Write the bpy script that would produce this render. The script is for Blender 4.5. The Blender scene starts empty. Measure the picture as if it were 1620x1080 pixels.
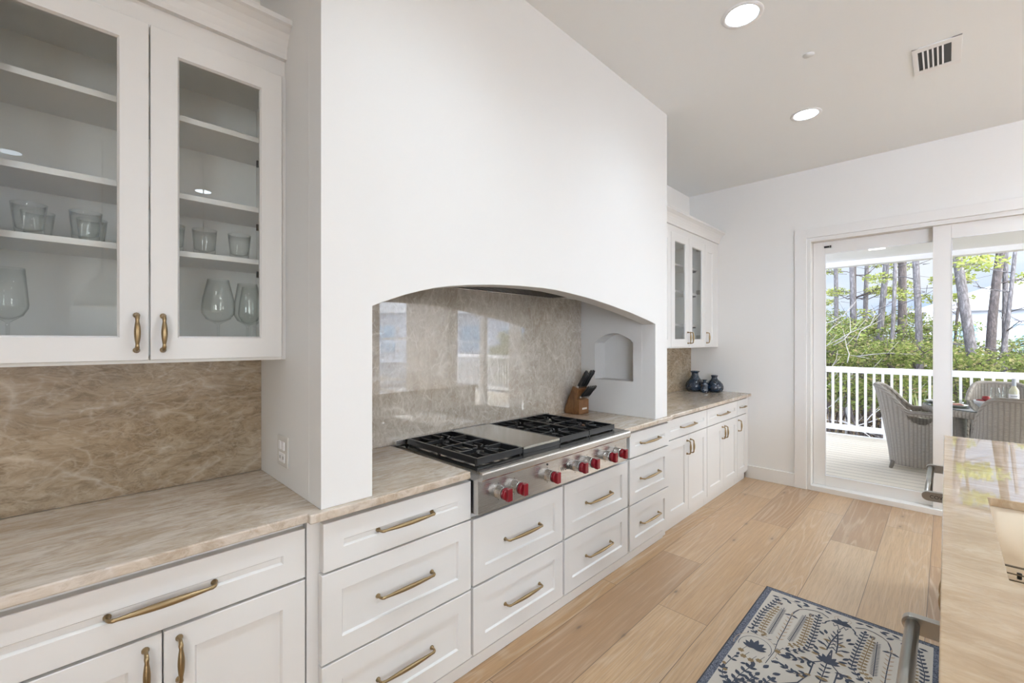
import bpy, bmesh, math, random
from mathutils import Vector, Matrix
PI = math.pi
SC = bpy.context.scene
COL = SC.collection

# ------------------------------------------------------------------ camera, sky, exposure
CAMZ = 1.45
cam = bpy.data.cameras.new('camera')
cam.sensor_width = 36.0
cam.lens = 36.0 * 692.5 / 1620.0
cam.shift_y = -1.5 / 1620.0
cam.clip_start = 0.02
cam.clip_end = 300
camo = bpy.data.objects.new('camera', cam)
COL.objects.link(camo)
camo.location = (0, 0, CAMZ)
camo.rotation_euler = (PI / 2, 0, math.atan2(687, 692.5))
SC.camera = camo
SC.view_settings.view_transform = 'Standard'
SC.view_settings.look = 'None'
SC.view_settings.gamma = 1.0
SC.view_settings.use_curve_mapping = False
SC.view_settings.exposure = 0.09
SC.cycles.sample_clamp_indirect = 5.0
SC.cycles.max_bounces = 10
SC.cycles.diffuse_bounces = 6
SC.cycles.glossy_bounces = 5
SC.cycles.transmission_bounces = 10
SC.cycles.transparent_max_bounces = 24
SC.cycles.caustics_reflective = False
SC.cycles.caustics_refractive = False
SC.cycles.use_denoising = True

SKY_STRENGTH = 1.8
SUN_STRENGTH = 2.4
CAN_STRENGTH = 330.0          # kitchen row, dimmed
CAN_ROOM = 900.0              # the rest of the big room
SKY_GLOW = 11.0
SKY_BACK_FILL = 18.0               # extra sky brightness added behind the camera to light the far wall

W = bpy.data.worlds.new('sky')
SC.world = W
W.use_nodes = True
wn, wl = W.node_tree.nodes, W.node_tree.links
wn.clear()
wo = wn.new('ShaderNodeOutputWorld')
wb = wn.new('ShaderNodeBackground')
wb.inputs[1].default_value = SKY_STRENGTH
wt = wn.new('ShaderNodeTexCoord')
wm = wn.new('ShaderNodeMapping'); wm.inputs['Scale'].default_value = (2.2, 2.2, 6.0)
wz = wn.new('ShaderNodeTexNoise'); wz.inputs['Scale'].default_value = 1.7; wz.inputs['Detail'].default_value = 7
wr = wn.new('ShaderNodeValToRGB')
wr.color_ramp.elements[0].position = 0.40; wr.color_ramp.elements[0].color = (0.33, 0.42, 0.60, 1)
wr.color_ramp.elements[1].position = 0.66; wr.color_ramp.elements[1].color = (0.50, 0.53, 0.57, 1)
wl.new(wt.outputs['Generated'], wm.inputs['Vector']); wl.new(wm.outputs[0], wz.inputs['Vector'])
wl.new(wz.outputs['Fac'], wr.inputs[0]); wl.new(wb.outputs[0], wo.inputs[0])
# the hazy sky is brighter round the sun, off to the right of the house
gd_ = wn.new('ShaderNodeVectorMath'); gd_.operation = 'DOT_PRODUCT'; gd_.inputs[1].default_value = Vector((0.88, 0.22, 0.36)).normalized()
gr_ = wn.new('ShaderNodeMapRange'); gr_.interpolation_type = 'SMOOTHSTEP'
gr_.inputs['From Min'].default_value = 0.30; gr_.inputs['From Max'].default_value = 1.0
gr_.inputs['To Min'].default_value = SKY_STRENGTH; gr_.inputs['To Max'].default_value = SKY_STRENGTH * SKY_GLOW
wl.new(wt.outputs['Generated'], gd_.inputs[0]); wl.new(gd_.outputs['Value'], gr_.inputs['Value']); gd2 = wn.new('ShaderNodeVectorMath'); gd2.operation = 'DOT_PRODUCT'; gd2.inputs[1].default_value = Vector((0.15, -0.96, 0.12)).normalized()
gr2 = wn.new('ShaderNodeMapRange'); gr2.interpolation_type = 'SMOOTHSTEP'
gr2.inputs['From Min'].default_value = 0.35; gr2.inputs['From Max'].default_value = 0.95
gr2.inputs['To Min'].default_value = 0.0; gr2.inputs['To Max'].default_value = SKY_STRENGTH * SKY_BACK_FILL
ga_ = wn.new('ShaderNodeMath'); ga_.operation = 'ADD'
wl.new(wt.outputs['Generated'], gd2.inputs[0]); wl.new(gd2.outputs['Value'], gr2.inputs['Value'])
wl.new(gr_.outputs[0], ga_.inputs[0]); wl.new(gr2.outputs[0], ga_.inputs[1]); wl.new(ga_.outputs[0], wb.inputs[1])
gf_ = wn.new('ShaderNodeMapRange'); gf_.inputs['From Min'].default_value = 0.30; gf_.inputs['From Max'].default_value = 0.75
wl.new(gd_.outputs['Value'], gf_.inputs['Value'])
gm_ = wn.new('ShaderNodeMix'); gm_.data_type = 'RGBA'; gm_.inputs[7].default_value = (0.525, 0.53, 0.53, 1)
wl.new(gf_.outputs[0], gm_.inputs['Factor']); wl.new(wr.outputs[0], gm_.inputs[6]); wl.new(gm_.outputs[2], wb.inputs[0])

sun = bpy.data.lights.new('sun', 'SUN')
sun.energy = SUN_STRENGTH; sun.angle = math.radians(4); sun.color = (1.0, 0.95, 0.87)
suno = bpy.data.objects.new('sun', sun); COL.objects.link(suno)
suno.location = (30, 0, 25)
suno.rotation_euler = Vector((-0.80, 0.16, -0.62)).to_track_quat('-Z', 'Y').to_euler()

# ------------------------------------------------------------------ mesh helpers
class MB:
    def __init__(s):
        s.v, s.f, s.m, s.sm, s.uv = [], [], [], [], {}
    def vert(s, p): s.v.append(tuple(p)); return len(s.v) - 1
    def face(s, ids, mi=0, sm=False): s.f.append(list(ids)); s.m.append(mi); s.sm.append(sm)
    def poly(s, pts, mi=0, sm=False): s.face([s.vert(p) for p in pts], mi, sm)
    def box(s, x0, x1, y0, y1, z0, z1, mi=0):
        a = [s.vert(p) for p in ((x0,y0,z0),(x1,y0,z0),(x1,y1,z0),(x0,y1,z0),(x0,y0,z1),(x1,y0,z1),(x1,y1,z1),(x0,y1,z1))]
        for q in ((0,3,2,1),(4,5,6,7),(0,1,5,4),(1,2,6,5),(2,3,7,6),(3,0,4,7)): s.face([a[i] for i in q], mi)
        return s
    def obox(s, c, ax, h, mi=0):
        c = Vector(c); a = []
        for k in (-1, 1):
            for i, j in ((-1,-1),(1,-1),(1,1),(-1,1)):
                a.append(s.vert(c + ax[0]*(h[0]*i) + ax[1]*(h[1]*j) + ax[2]*(h[2]*k)))
        for q in ((0,3,2,1),(4,5,6,7),(0,1,5,4),(1,2,6,5),(2,3,7,6),(3,0,4,7)): s.face([a[i] for i in q], mi)
        return s
    def rings(s, rings, mi=0, sm=True, cap0=True, cap1=True, closed=True):
        ids = [[s.vert(p) for p in r] for r in rings]
        n = len(ids[0])
        for a, b in zip(ids[:-1], ids[1:]):
            for i in range(n if closed else n - 1):
                j = (i + 1) % n
                s.face([a[i], a[j], b[j], b[i]], mi, sm)
        if cap0: s.face(list(reversed(ids[0])), mi)
        if cap1: s.face(ids[-1], mi)
        return ids
    def lathe(s, c, prof, seg=24, mi=0, sm=True, cap0=True, cap1=True, sq=None, axis='z'):
        R = []
        for k, (r, z) in enumerate(prof):
            ring = []
            for i in range(seg):
                t = 2*PI*i/seg
                rr = max(r, 1e-5)
                if sq:
                    n = sq(k); rr = rr / ((abs(math.cos(t))**n + abs(math.sin(t))**n) ** (1/n))
                x, y = rr*math.cos(t), rr*math.sin(t)
                if axis == 'z': ring.append((c[0]+x, c[1]+y, c[2]+z))
                elif axis == 'x': ring.append((c[0]+z, c[1]+x, c[2]+y))
                else: ring.append((c[0]+y, c[1]+z, c[2]+x))
            R.append(ring)
        s.rings(R, mi, sm, cap0, cap1); return s
    def sweep(s, pts, rad, seg=8, mi=0, caps=True, sm=True, flat=None):
        P = [Vector(p) for p in pts]; R = []
        T = []
        for i in range(len(P)):
            a = P[max(0, i-1)]; b = P[min(len(P)-1, i+1)]
            T.append((b - a).normalized())
        up = Vector((0,0,1)) if abs(T[0].z) < 0.9 else Vector((1,0,0))
        n = (up - T[0]*up.dot(T[0])).normalized()
        for i, p in enumerate(P):
            n = (n - T[i]*n.dot(T[i])).normalized()
            b = T[i].cross(n)
            r = rad[i] if isinstance(rad, (list, tuple)) else rad
            ra, rb = (r, r) if flat is None else (r*flat[0], r*flat[1])
            R.append([p + n*(ra*math.cos(2*PI*k/seg)) + b*(rb*math.sin(2*PI*k/seg)) for k in range(seg)])
        s.rings(R, mi, sm, caps, caps); return s
    def prism(s, poly, fn, mi=0):
        """poly: 2D outline; fn(u, v, k) -> point for k = 0 / 1"""
        n = len(poly)
        a = [s.vert(fn(u, v, 0)) for u, v in poly]; b = [s.vert(fn(u, v, 1)) for u, v in poly]
        s.face(list(reversed(a)), mi); s.face(b, mi)
        for i in range(n):
            j = (i+1) % n; s.face([a[i], a[j], b[j], b[i]], mi)
        return s
    def build(s, name, mats, parent=None, origin=None, bevel=0, seg=2, recalc=True, solid=0):
        me = bpy.data.meshes.new(name)
        off = Vector(origin) if origin is not None else Vector((0,0,0))
        if parent is not None: off = Vector(parent.get('_o', (0,0,0)))
        me.from_pydata([tuple(Vector(p) - off) for p in s.v], [], s.f)
        for mt in (mats if isinstance(mats, (list, tuple)) else [mats]): me.materials.append(mt)
        me.polygons.foreach_set('material_index', s.m)
        me.polygons.foreach_set('use_smooth', s.sm)
        if s.uv:
            ul = me.uv_layers.new(name='UVMap')
            for lp in me.loops: ul.data[lp.index].uv = s.uv.get(lp.vertex_index, (0, 0))
        if recalc:
            bm = bmesh.new(); bm.from_mesh(me)
            big = [f for f in bm.faces if len(f.verts) > 4]
            bmesh.ops.recalc_face_normals(bm, faces=bm.faces[:])
            if big: bmesh.ops.triangulate(bm, faces=[f for f in bm.faces if len(f.verts) > 4 and not f.smooth])
            bm.to_mesh(me); bm.free()
        me.update()
        o = bpy.data.objects.new(name, me); COL.objects.link(o)
        o['_o'] = tuple(off)
        if parent is not None: o.parent = parent
        elif origin is not None: o.location = origin
        if solid:
            md = o.modifiers.new('solid', 'SOLIDIFY'); md.thickness = solid; md.offset = 0
        if bevel:
            md = o.modifiers.new('bevel', 'BEVEL'); md.width = bevel; md.segments = seg; md.limit_method = 'ANGLE'; md.angle_limit = math.radians(40)
        return o

def tag(o, label=None, cat=None, group=None, kind=None):
    if label: o['label'] = label
    if cat: o['category'] = cat
    if group: o['group'] = group
    if kind: o['kind'] = kind
    return o
def thing(name, loc, label, cat, group=None):
    o = bpy.data.objects.new(name, None); COL.objects.link(o)
    o.location = loc; o.empty_display_size = 0.05; o['_o'] = tuple(loc)
    return tag(o, label, cat, group)
def structure(name, mb, mat, **k):
    return tag(mb.build(name, mat, **k), kind='structure')
def dup(rt, loc, rotz=0.0, label=None, group=None):
    r = rt.copy(); COL.objects.link(r); r.location = loc; r.rotation_euler = (0, 0, rotz)
    if label: r['label'] = label
    if group: r['group'] = group
    def rec(src, dst):
        for ch in list(src.children):
            c = ch.copy(); COL.objects.link(c); c.parent = dst; rec(ch, c)
    rec(rt, r); return r
def text_mesh(name, body, size, M, mat, parent, extrude=0.0004):
    cu = bpy.data.curves.new(name, 'FONT'); cu.body = body; cu.size = size; cu.extrude = extrude
    cu.align_x = 'CENTER'; cu.align_y = 'CENTER'
    t = bpy.data.objects.new(name + '_curve', cu); COL.objects.link(t)
    bpy.context.view_layer.update()
    me = bpy.data.meshes.new_from_object(t.evaluated_get(bpy.context.evaluated_depsgraph_get()))
    bpy.data.objects.remove(t); bpy.data.curves.remove(cu)
    me.transform(M)
    me.transform(Matrix.Translation(-Vector(parent['_o'])))
    me.materials.clear(); me.materials.append(mat)
    o = bpy.data.objects.new(name, me); COL.objects.link(o); o.parent = parent; o['_o'] = parent['_o']
    return o

# ------------------------------------------------------------------ materials
def new_mat(name):
    m = bpy.data.materials.new(name); m.use_nodes = True
    nt = m.node_tree; return m, nt.nodes, nt.links, nt.nodes['Principled BSDF']
def bump(N, L, P, height, strength, dist=0.01):
    b = N.new('ShaderNodeBump'); b.inputs['Strength'].default_value = strength; b.inputs['Distance'].default_value = dist
    L.new(height, b.inputs['Height']); L.new(b.outputs[0], P.inputs['Normal'])
def coords(N, L, scale=(1,1,1), rot=(0,0,0), out='Object', loc=(0,0,0)):
    t = N.new('ShaderNodeTexCoord'); mp = N.new('ShaderNodeMapping')
    mp.inputs['Scale'].default_value = scale; mp.inputs['Rotation'].default_value = rot; mp.inputs['Location'].default_value = loc
    L.new(t.outputs[out], mp.inputs['Vector']); return mp.outputs[0]
def noise(N, L, vec, scale, detail=4, rough=0.55, dist=0.0):
    n = N.new('ShaderNodeTexNoise'); n.inputs['Scale'].default_value = scale; n.inputs['Detail'].default_value = detail
    n.inputs['Roughness'].default_value = rough; n.inputs['Distortion'].default_value = dist
    L.new(vec, n.inputs['Vector']); return n
def ramp(N, L, fac, stops):
    r = N.new('ShaderNodeValToRGB'); e = r.color_ramp.elements
    while len(e) < len(stops): e.new(0.5)
    for el, (p, c) in zip(e, stops): el.position = p; el.color = (*c, 1)
    L.new(fac, r.inputs[0]); return r.outputs[0]
def mix(N, L, fac, a, b, mode='MIX'):
    x = N.new('ShaderNodeMix'); x.data_type = 'RGBA'; x.blend_type = mode
    for sock, v in ((x.inputs['Factor'], fac), (x.inputs[6], a), (x.inputs[7], b)):
        if hasattr(v, 'is_output'): L.new(v, sock)
        elif isinstance(v, (int, float)): sock.default_value = v
        else: sock.default_value = (*v, 1)
    return x.outputs[2]
def math_n(N, L, op, a, b=0.0, clamp=False):
    x = N.new('ShaderNodeMath'); x.operation = op; x.use_clamp = clamp
    for i, v in enumerate((a, b)):
        if hasattr(v, 'is_output'): L.new(v, x.inputs[i])
        else: x.inputs[i].default_value = v
    return x.outputs[0]

def paint(name, col, rough=0.5, nscale=0, nstr=0.0, mott=0.0, spec=0.5):
    m, N, L, P = new_mat(name)
    P.inputs['Base Color'].default_value = (*col, 1); P.inputs['Roughness'].default_value = rough
    P.inputs['Specular IOR Level'].default_value = spec
    if nscale:
        n = noise(N, L, coords(N, L), nscale, 5)
        bump(N, L, P, n.outputs['Fac'], nstr, 0.004)
        if mott:
            n2 = noise(N, L, coords(N, L), 2.6, 4)
            L.new(mix(N, L, n2.outputs['Fac'], [c*(1-mott) for c in col], [min(1, c*(1+mott)) for c in col]), P.inputs['Base Color'])
    return m
def metal(name, col, rough=0.3, brushed=None):
    m, N, L, P = new_mat(name)
    P.inputs['Base Color'].default_value = (*col, 1); P.inputs['Metallic'].default_value = 1; P.inputs['Roughness'].default_value = rough
    if brushed:
        n = noise(N, L, coords(N, L, brushed), 6, 3)
        L.new(ramp(N, L, n.outputs['Fac'], [(0.3, (rough*.88,)*3), (0.7, (rough*1.14,)*3)]), P.inputs['Roughness'])
    return m
def stone(name, c1, c2, c3, vein, rot=(0,0,0), stretch=(1,1,1), vein_amt=0.5, dark=(0.25,0.19,0.13), fine=26, rough=0.07, crackle=0.5, ior=1.5, dark_amt=0.55, swirl=0.7):
    m, N, L, P = new_mat(name)
    v = coords(N, L, stretch, rot)
    def warp(src, sc, amt):
        w = noise(N, L, src, sc, 4); c = N.new('ShaderNodeVectorMath'); c.operation = 'SUBTRACT'; c.inputs[1].default_value = (.5, .5, .5); L.new(w.outputs['Color'], c.inputs[0])
        k = N.new('ShaderNodeVectorMath'); k.operation = 'SCALE'; k.inputs['Scale'].default_value = amt; L.new(c.outputs[0], k.inputs[0])
        a = N.new('ShaderNodeVectorMath'); a.operation = 'ADD'; L.new(src, a.inputs[0]); L.new(k.outputs[0], a.inputs[1]); return a.outputs[0]
    vv = warp(v, 1.6, swirl)
    a = noise(N, L, vv, 2.1, 10, 0.66, 0.6)
    base = ramp(N, L, a.outputs['Fac'], [(0.30, c1), (0.46, c2), (0.60, c3), (0.74, c2)])
    f = noise(N, L, vv, fine, 9, 0.75, 0.6)
    base = mix(N, L, ramp(N, L, f.outputs['Fac'], [(0.38, (dark_amt,)*3), (0.56, (0,)*3)]), base, dark)
    f2 = noise(N, L, vv, fine*0.45, 9, 0.75, 1.2)
    base = mix(N, L, ramp(N, L, f2.outputs['Fac'], [(0.50, (0,)*3), (0.68, (0.6,)*3)]), base, c3)
    # soft ridged veins
    for sc, amt, w in ((1.3, vein_amt, 0.022), (3.1, vein_amt*0.8, 0.020), (7.5, vein_amt*0.6, 0.03)):
        r = noise(N, L, warp(v, sc*2.2, 0.25/sc), sc, 2, 0.5, 0.3)
        d = math_n(N, L, 'ABSOLUTE', math_n(N, L, 'SUBTRACT', r.outputs['Fac'], 0.5))
        br = noise(N, L, vv, sc*2.1, 3)
        k = math_n(N, L, 'MULTIPLY', ramp(N, L, d, [(0.0, (amt,)*3), (w*.4, (amt*0.4,)*3), (w, (0,)*3)]), ramp(N, L, br.outputs['Fac'], [(0.44, (0,)*3), (0.58, (1,)*3)]))
        base = mix(N, L, k, base, vein)
    # short crossing crystal lines
    for sc, amt, w, loc in ((4.5, crackle, 0.016, 0), (9.0, crackle*0.9, 0.026, 3), (17.0, crackle*0.7, 0.05, 7)):
        vo = N.new('ShaderNodeTexVoronoi'); vo.feature = 'DISTANCE_TO_EDGE'; vo.inputs['Scale'].default_value = sc
        L.new(warp(v, sc*.8, 0.5/sc), vo.inputs['Vector'])
        br = noise(N, L, v, sc*1.7, 4, 0.6)
        k = math_n(N, L, 'MULTIPLY', ramp(N, L, vo.outputs['Distance'], [(0.0, (amt,)*3), (w, (amt*0.3,)*3), (w*2.2, (0,)*3)]), ramp(N, L, br.outputs['Fac'], [(0.48, (0,)*3), (0.62, (1,)*3)]))
        base = mix(N, L, k, base, vein)
    L.new(base, P.inputs['Base Color'])
    P.inputs['Roughness'].default_value = rough; P.inputs['IOR'].default_value = ior
    return m
def glass_pane_mat(name, tint=(0.99, 0.995, 0.993), ior=1.33):
    m, N, L, P = new_mat(name); N.remove(P)
    out = [n for n in N if n.type == 'OUTPUT_MATERIAL'][0]
    tr = N.new('ShaderNodeBsdfTransparent'); tr.inputs[0].default_value = (*tint, 1)
    gl = N.new('ShaderNodeBsdfGlossy'); gl.inputs['Roughness'].default_value = 0.0
    fr = N.new('ShaderNodeFresnel'); g = N.new('ShaderNodeNewGeometry')      # thin sheet: the far face reflects like the near one
    L.new(math_n(N, L, 'ADD', math_n(N, L, 'MULTIPLY', g.outputs['Backfacing'], 1/ior - ior), ior), fr.inputs[0])
    mx = N.new('ShaderNodeMixShader')
    L.new(fr.outputs[0], mx.inputs[0]); L.new(tr.outputs[0], mx.inputs[1]); L.new(gl.outputs[0], mx.inputs[2]); L.new(mx.outputs[0], out.inputs[0])
    return m
def clear_glass(name, edge=(0.42, 0.46, 0.45), ior=1.5):
    """thin blown glass: clear face on, darker where seen edge on"""
    m, N, L, P = new_mat(name); N.remove(P)
    out = [n for n in N if n.type == 'OUTPUT_MATERIAL'][0]
    lw = N.new('ShaderNodeLayerWeight'); lw.inputs[0].default_value = 0.35
    tr = N.new('ShaderNodeBsdfTransparent'); L.new(ramp(N, L, lw.outputs['Facing'], [(0.35, (0.97, 0.98, 0.975)), (0.80, (0.80, 0.83, 0.82)), (1.0, edge)]), tr.inputs[0])
    gl = N.new('ShaderNodeBsdfGlossy'); gl.inputs['Roughness'].default_value = 0.01
    fr = N.new('ShaderNodeFresnel'); g = N.new('ShaderNodeNewGeometry')
    L.new(math_n(N, L, 'ADD', math_n(N, L, 'MULTIPLY', g.outputs['Backfacing'], 1/ior - ior), ior), fr.inputs[0])
    mx = N.new('ShaderNodeMixShader')
    L.new(fr.outputs[0], mx.inputs[0]); L.new(tr.outputs[0], mx.inputs[1]); L.new(gl.outputs[0], mx.inputs[2]); L.new(mx.outputs[0], out.inputs[0])
    return m
def emit(name, col, strength):
    m, N, L, P = new_mat(name)
    P.inputs['Base Color'].default_value = (0.9, 0.9, 0.9, 1)
    P.inputs['Emission Color'].default_value = (*col, 1); P.inputs['Emission Strength'].default_value = strength
    return m
def downlight_lens(name, col, strength):
    m, N, L, P = new_mat(name)
    g = N.new('ShaderNodeNewGeometry'); d = N.new('ShaderNodeVectorMath'); d.operation = 'DOT_PRODUCT'
    L.new(g.outputs['Incoming'], d.inputs[0]); L.new(g.outputs['Normal'], d.inputs[1])
    k = math_n(N, L, 'POWER', math_n(N, L, 'ABSOLUTE', d.outputs['Value']), 3.0)      # lensed lamp: most light goes straight down
    L.new(math_n(N, L, 'MULTIPLY', k, strength), P.inputs['Emission Strength'])
    P.inputs['Emission Color'].default_value = (*col, 1); return m
M = {}
M['cab'] = paint('white_cabinet_paint', (0.74, 0.732, 0.718), 0.38)
M['cab_in'] = paint('cabinet_interior_paint', (0.80, 0.805, 0.79), 0.45)
M['wall'] = paint('warm_white_wall_paint', (0.845, 0.83, 0.80), 0.6, 160, 0.03)
M['trim'] = paint('white_trim_paint', (0.82, 0.80, 0.77), 0.4)
M['ceil'] = paint('white_ceiling_paint', (0.86, 0.885, 0.90), 0.7, 120, 0.03)
M['plaster'] = paint('white_hand_troweled_plaster', (0.755, 0.752, 0.742), 0.5, 9, 0.10, 0.012)
M['door'] = paint('sliding_door_frame_paint', (0.80, 0.78, 0.75), 0.4)
M['white_ext'] = paint('white_exterior_paint', (0.86, 0.86, 0.87), 0.5)
M['black_gap'] = paint('dark_gap_paint', (0.03, 0.028, 0.026), 0.7)
M['brass'] = metal('antique_brass', (0.34, 0.25, 0.138), 0.30)
M['steel'] = metal('brushed_stainless_steel', (0.60, 0.59, 0.575), 0.25, (30, 1.2, 260))
M['steel_top'] = metal('polished_stainless_top', (0.50, 0.49, 0.47), 0.17)
M['steel_dk'] = metal('grey_steel_handle', (0.42, 0.41, 0.385), 0.28)
M['iron'] = paint('black_cast_iron', (0.012, 0.0125, 0.014), 0.34, 300, 0.15)
M['red'] = paint('glossy_red_plastic', (0.19, 0.005, 0.012), 0.2)
M['ink'] = paint('black_lettering', (0.015, 0.015, 0.015), 0.5)
M['grey_ink'] = paint('grey_lettering', (0.30, 0.30, 0.33), 0.6)
M['pane'] = glass_pane_mat('clear_window_glass')
M['cab_pane'] = glass_pane_mat('clear_cabinet_glass', (0.975, 0.985, 0.98), 1.5)
M['tglass'] = clear_glass('clear_drinking_glass')
M['black'] = paint('black_plastic', (0.016, 0.016, 0.017), 0.35)
M['white_pl'] = paint('white_plastic', (0.66, 0.645, 0.615), 0.35)
M['sink'] = paint('cream_fireclay', (0.80, 0.68, 0.52), 0.15)
M['wire'] = metal('dark_steel_wire', (0.20, 0.17, 0.13), 0.35)
M['lens'] = downlight_lens('glowing_downlight_lens', (0.75, 0.88, 1.0), CAN_STRENGTH)
M['lens_room'] = downlight_lens('bright_downlight_lens', (0.75, 0.88, 1.0), CAN_ROOM)
M['bulb'] = emit('warm_glowing_bulb', (1.0, 0.86, 0.66), 60)
M['porch_lens'] = emit('porch_light_lens', (1.0, 0.97, 0.92), 3)
M['stone_top'] = stone('polished_beige_quartzite', (0.399, 0.314, 0.228), (0.541, 0.451, 0.355), (0.646, 0.578, 0.503), (0.722, 0.676, 0.636),
                       rot=(0, 0, math.radians(-10)), stretch=(3.4, 0.95, 1.6), vein_amt=0.34, dark=(0.27, 0.19, 0.11), fine=12, crackle=0.22, rough=0.08, swirl=0.6)
M['stone_wall'] = stone('brown_quartzite_slab', (0.235, 0.165, 0.095), (0.335, 0.255, 0.165), (0.45, 0.37, 0.27), (0.62, 0.55, 0.455),
                        rot=(math.radians(20), 0, 0), stretch=(1, 1.0, 2.1), vein_amt=0.46, dark=(0.13, 0.09, 0.05), fine=19, rough=0.08, crackle=0.30, swirl=0.6, dark_amt=0.6)
M['stone_mid'] = stone('grey_beige_quartzite_slab', (0.40, 0.345, 0.275), (0.50, 0.455, 0.39), (0.57, 0.525, 0.465), (0.80, 0.77, 0.71),
                       rot=(math.radians(-38), 0, 0), stretch=(1, 1.5, 1.0), vein_amt=0.5, dark=(0.28, 0.21, 0.135), fine=20, rough=0.015, crackle=0.55, ior=2.1, dark_amt=0.45)

def oak_floor():
    m, N, L, P = new_mat('light_oak_planks')
    t = N.new('ShaderNodeTexCoord'); sp = N.new('ShaderNodeSeparateXYZ'); L.new(t.outputs['Object'], sp.inputs[0])
    cb = N.new('ShaderNodeCombineXYZ'); L.new(math_n(N, L, 'ADD', sp.outputs[1], 0.36), cb.inputs[0]); L.new(math_n(N, L, 'ADD', sp.outputs[0], 0.074), cb.inputs[1])
    br = N.new('ShaderNodeTexBrick'); L.new(cb.outputs[0], br.inputs['Vector'])
    br.inputs['Scale'].default_value = 1.0; br.inputs['Brick Width'].default_value = 1.62; br.inputs['Row Height'].default_value = 0.263
    br.inputs['Mortar Size'].default_value = 0.0018; br.inputs['Mortar Smooth'].default_value = 0.3; br.offset = 0.37; br.offset_frequency = 2
    br.inputs['Color1'].default_value = (0, 0, 0, 1); br.inputs['Color2'].default_value = (1, 1, 1, 1); br.inputs['Mortar'].default_value = (0.5, 0.5, 0.5, 1)
    rnd = br.outputs['Color']
    # grain, shifted per plank
    off = N.new('ShaderNodeVectorMath'); off.operation = 'SCALE'; off.inputs['Scale'].default_value = 9.0; L.new(rnd, off.inputs[0])
    st = N.new('ShaderNodeMapping'); st.inputs['Scale'].default_value = (6.5, 0.42, 1); L.new(t.outputs['Object'], st.inputs['Vector'])
    ad = N.new('ShaderNodeVectorMath'); ad.operation = 'ADD'; L.new(st.outputs[0], ad.inputs[0]); L.new(off.outputs[0], ad.inputs[1])
    wv = noise(N, L, ad.outputs[0], 1.0, 1.5, 0.45, 0.25)
    rings_ = math_n(N, L, 'SINE', math_n(N, L, 'MULTIPLY', wv.outputs['Fac'], 95.0))
    fine = N.new('ShaderNodeMapping'); fine.inputs['Scale'].default_value = (300, 7, 1); L.new(t.outputs['Object'], fine.inputs['Vector'])
    fg = noise(N, L, fine.outputs[0], 1.0, 5, 0.6)
    base = ramp(N, L, rnd, [(0.0, (0.341, 0.194, 0.093)), (0.3, (0.440, 0.265, 0.130)), (0.65, (0.506, 0.321, 0.167)), (1.0, (0.539, 0.372, 0.223))])
    cloud = noise(N, L, ad.outputs[0], 0.5, 3)
    base = mix(N, L, ramp(N, L, cloud.outputs['Fac'], [(0.42, (0.0,)*3), (0.72, (0.5,)*3)]), base, (0.37, 0.24, 0.14))
    base = mix(N, L, math_n(N, L, 'MULTIPLY', ramp(N, L, rings_, [(0.35, (0,)*3), (1.0, (0.5,)*3)]), ramp(N, L, noise(N, L, ad.outputs[0], 0.7, 2).outputs['Fac'], [(0.42, (0.1,)*3), (0.62, (1,)*3)])), base, (0.60, 0.475, 0.35))
    base = mix(N, L, ramp(N, L, fg.outputs['Fac'], [(0.36, (0.40,)*3), (0.52, (0,)*3)]), base, (0.24, 0.15, 0.085))
    fin2 = N.new('ShaderNodeMapping'); fin2.inputs['Scale'].default_value = (70, 2.2, 1); L.new(t.outputs['Object'], fin2.inputs['Vector'])
    fg2 = noise(N, L, fin2.outputs[0], 1.0, 4, 0.6)
    base = mix(N, L, ramp(N, L, fg2.outputs['Fac'], [(0.36, (0.30,)*3), (0.52, (0,)*3)]), base, (0.27, 0.165, 0.085))
    base = mix(N, L, ramp(N, L, fg2.outputs['Fac'], [(0.54, (0,)*3), (0.70, (0.25,)*3)]), base, (0.62, 0.50, 0.37))
    kv = N.new('ShaderNodeMapping'); kv.inputs['Scale'].default_value = (4.6, 1.7, 1); L.new(t.outputs['Object'], kv.inputs['Vector'])
    vo = N.new('ShaderNodeTexVoronoi'); vo.voronoi_dimensions = '2D'; vo.inputs['Scale'].default_value = 1.0; L.new(kv.outputs[0], vo.inputs['Vector'])
    kn = ramp(N, L, vo.outputs['Distance'], [(0.0, (0.9,)*3), (0.022, (0.65,)*3), (0.045, (0.2,)*3), (0.13, (0,)*3)])
    sv = N.new('ShaderNodeSeparateColor'); L.new(vo.outputs['Color'], sv.inputs[0])
    kn = math_n(N, L, 'MULTIPLY', kn, ramp(N, L, sv.outputs[0], [(0.50, (0,)*3), (0.85, (1,)*3)]))
    base = mix(N, L, kn, base, (0.10, 0.06, 0.035))
    base = mix(N, L, br.outputs['Fac'], base, (0.13, 0.08, 0.045))
    L.new(base, P.inputs['Base Color'])
    P.inputs['Roughness'].default_value = 0.29
    P.inputs['IOR'].default_value = 1.8
    bump(N, L, P, math_n(N, L, 'SUBTRACT', fg.outputs['Fac'], math_n(N, L, 'MULTIPLY', br.outputs['Fac'], 6.0)), 0.02, 0.003)
    return m
M['oak'] = oak_floor()

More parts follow.
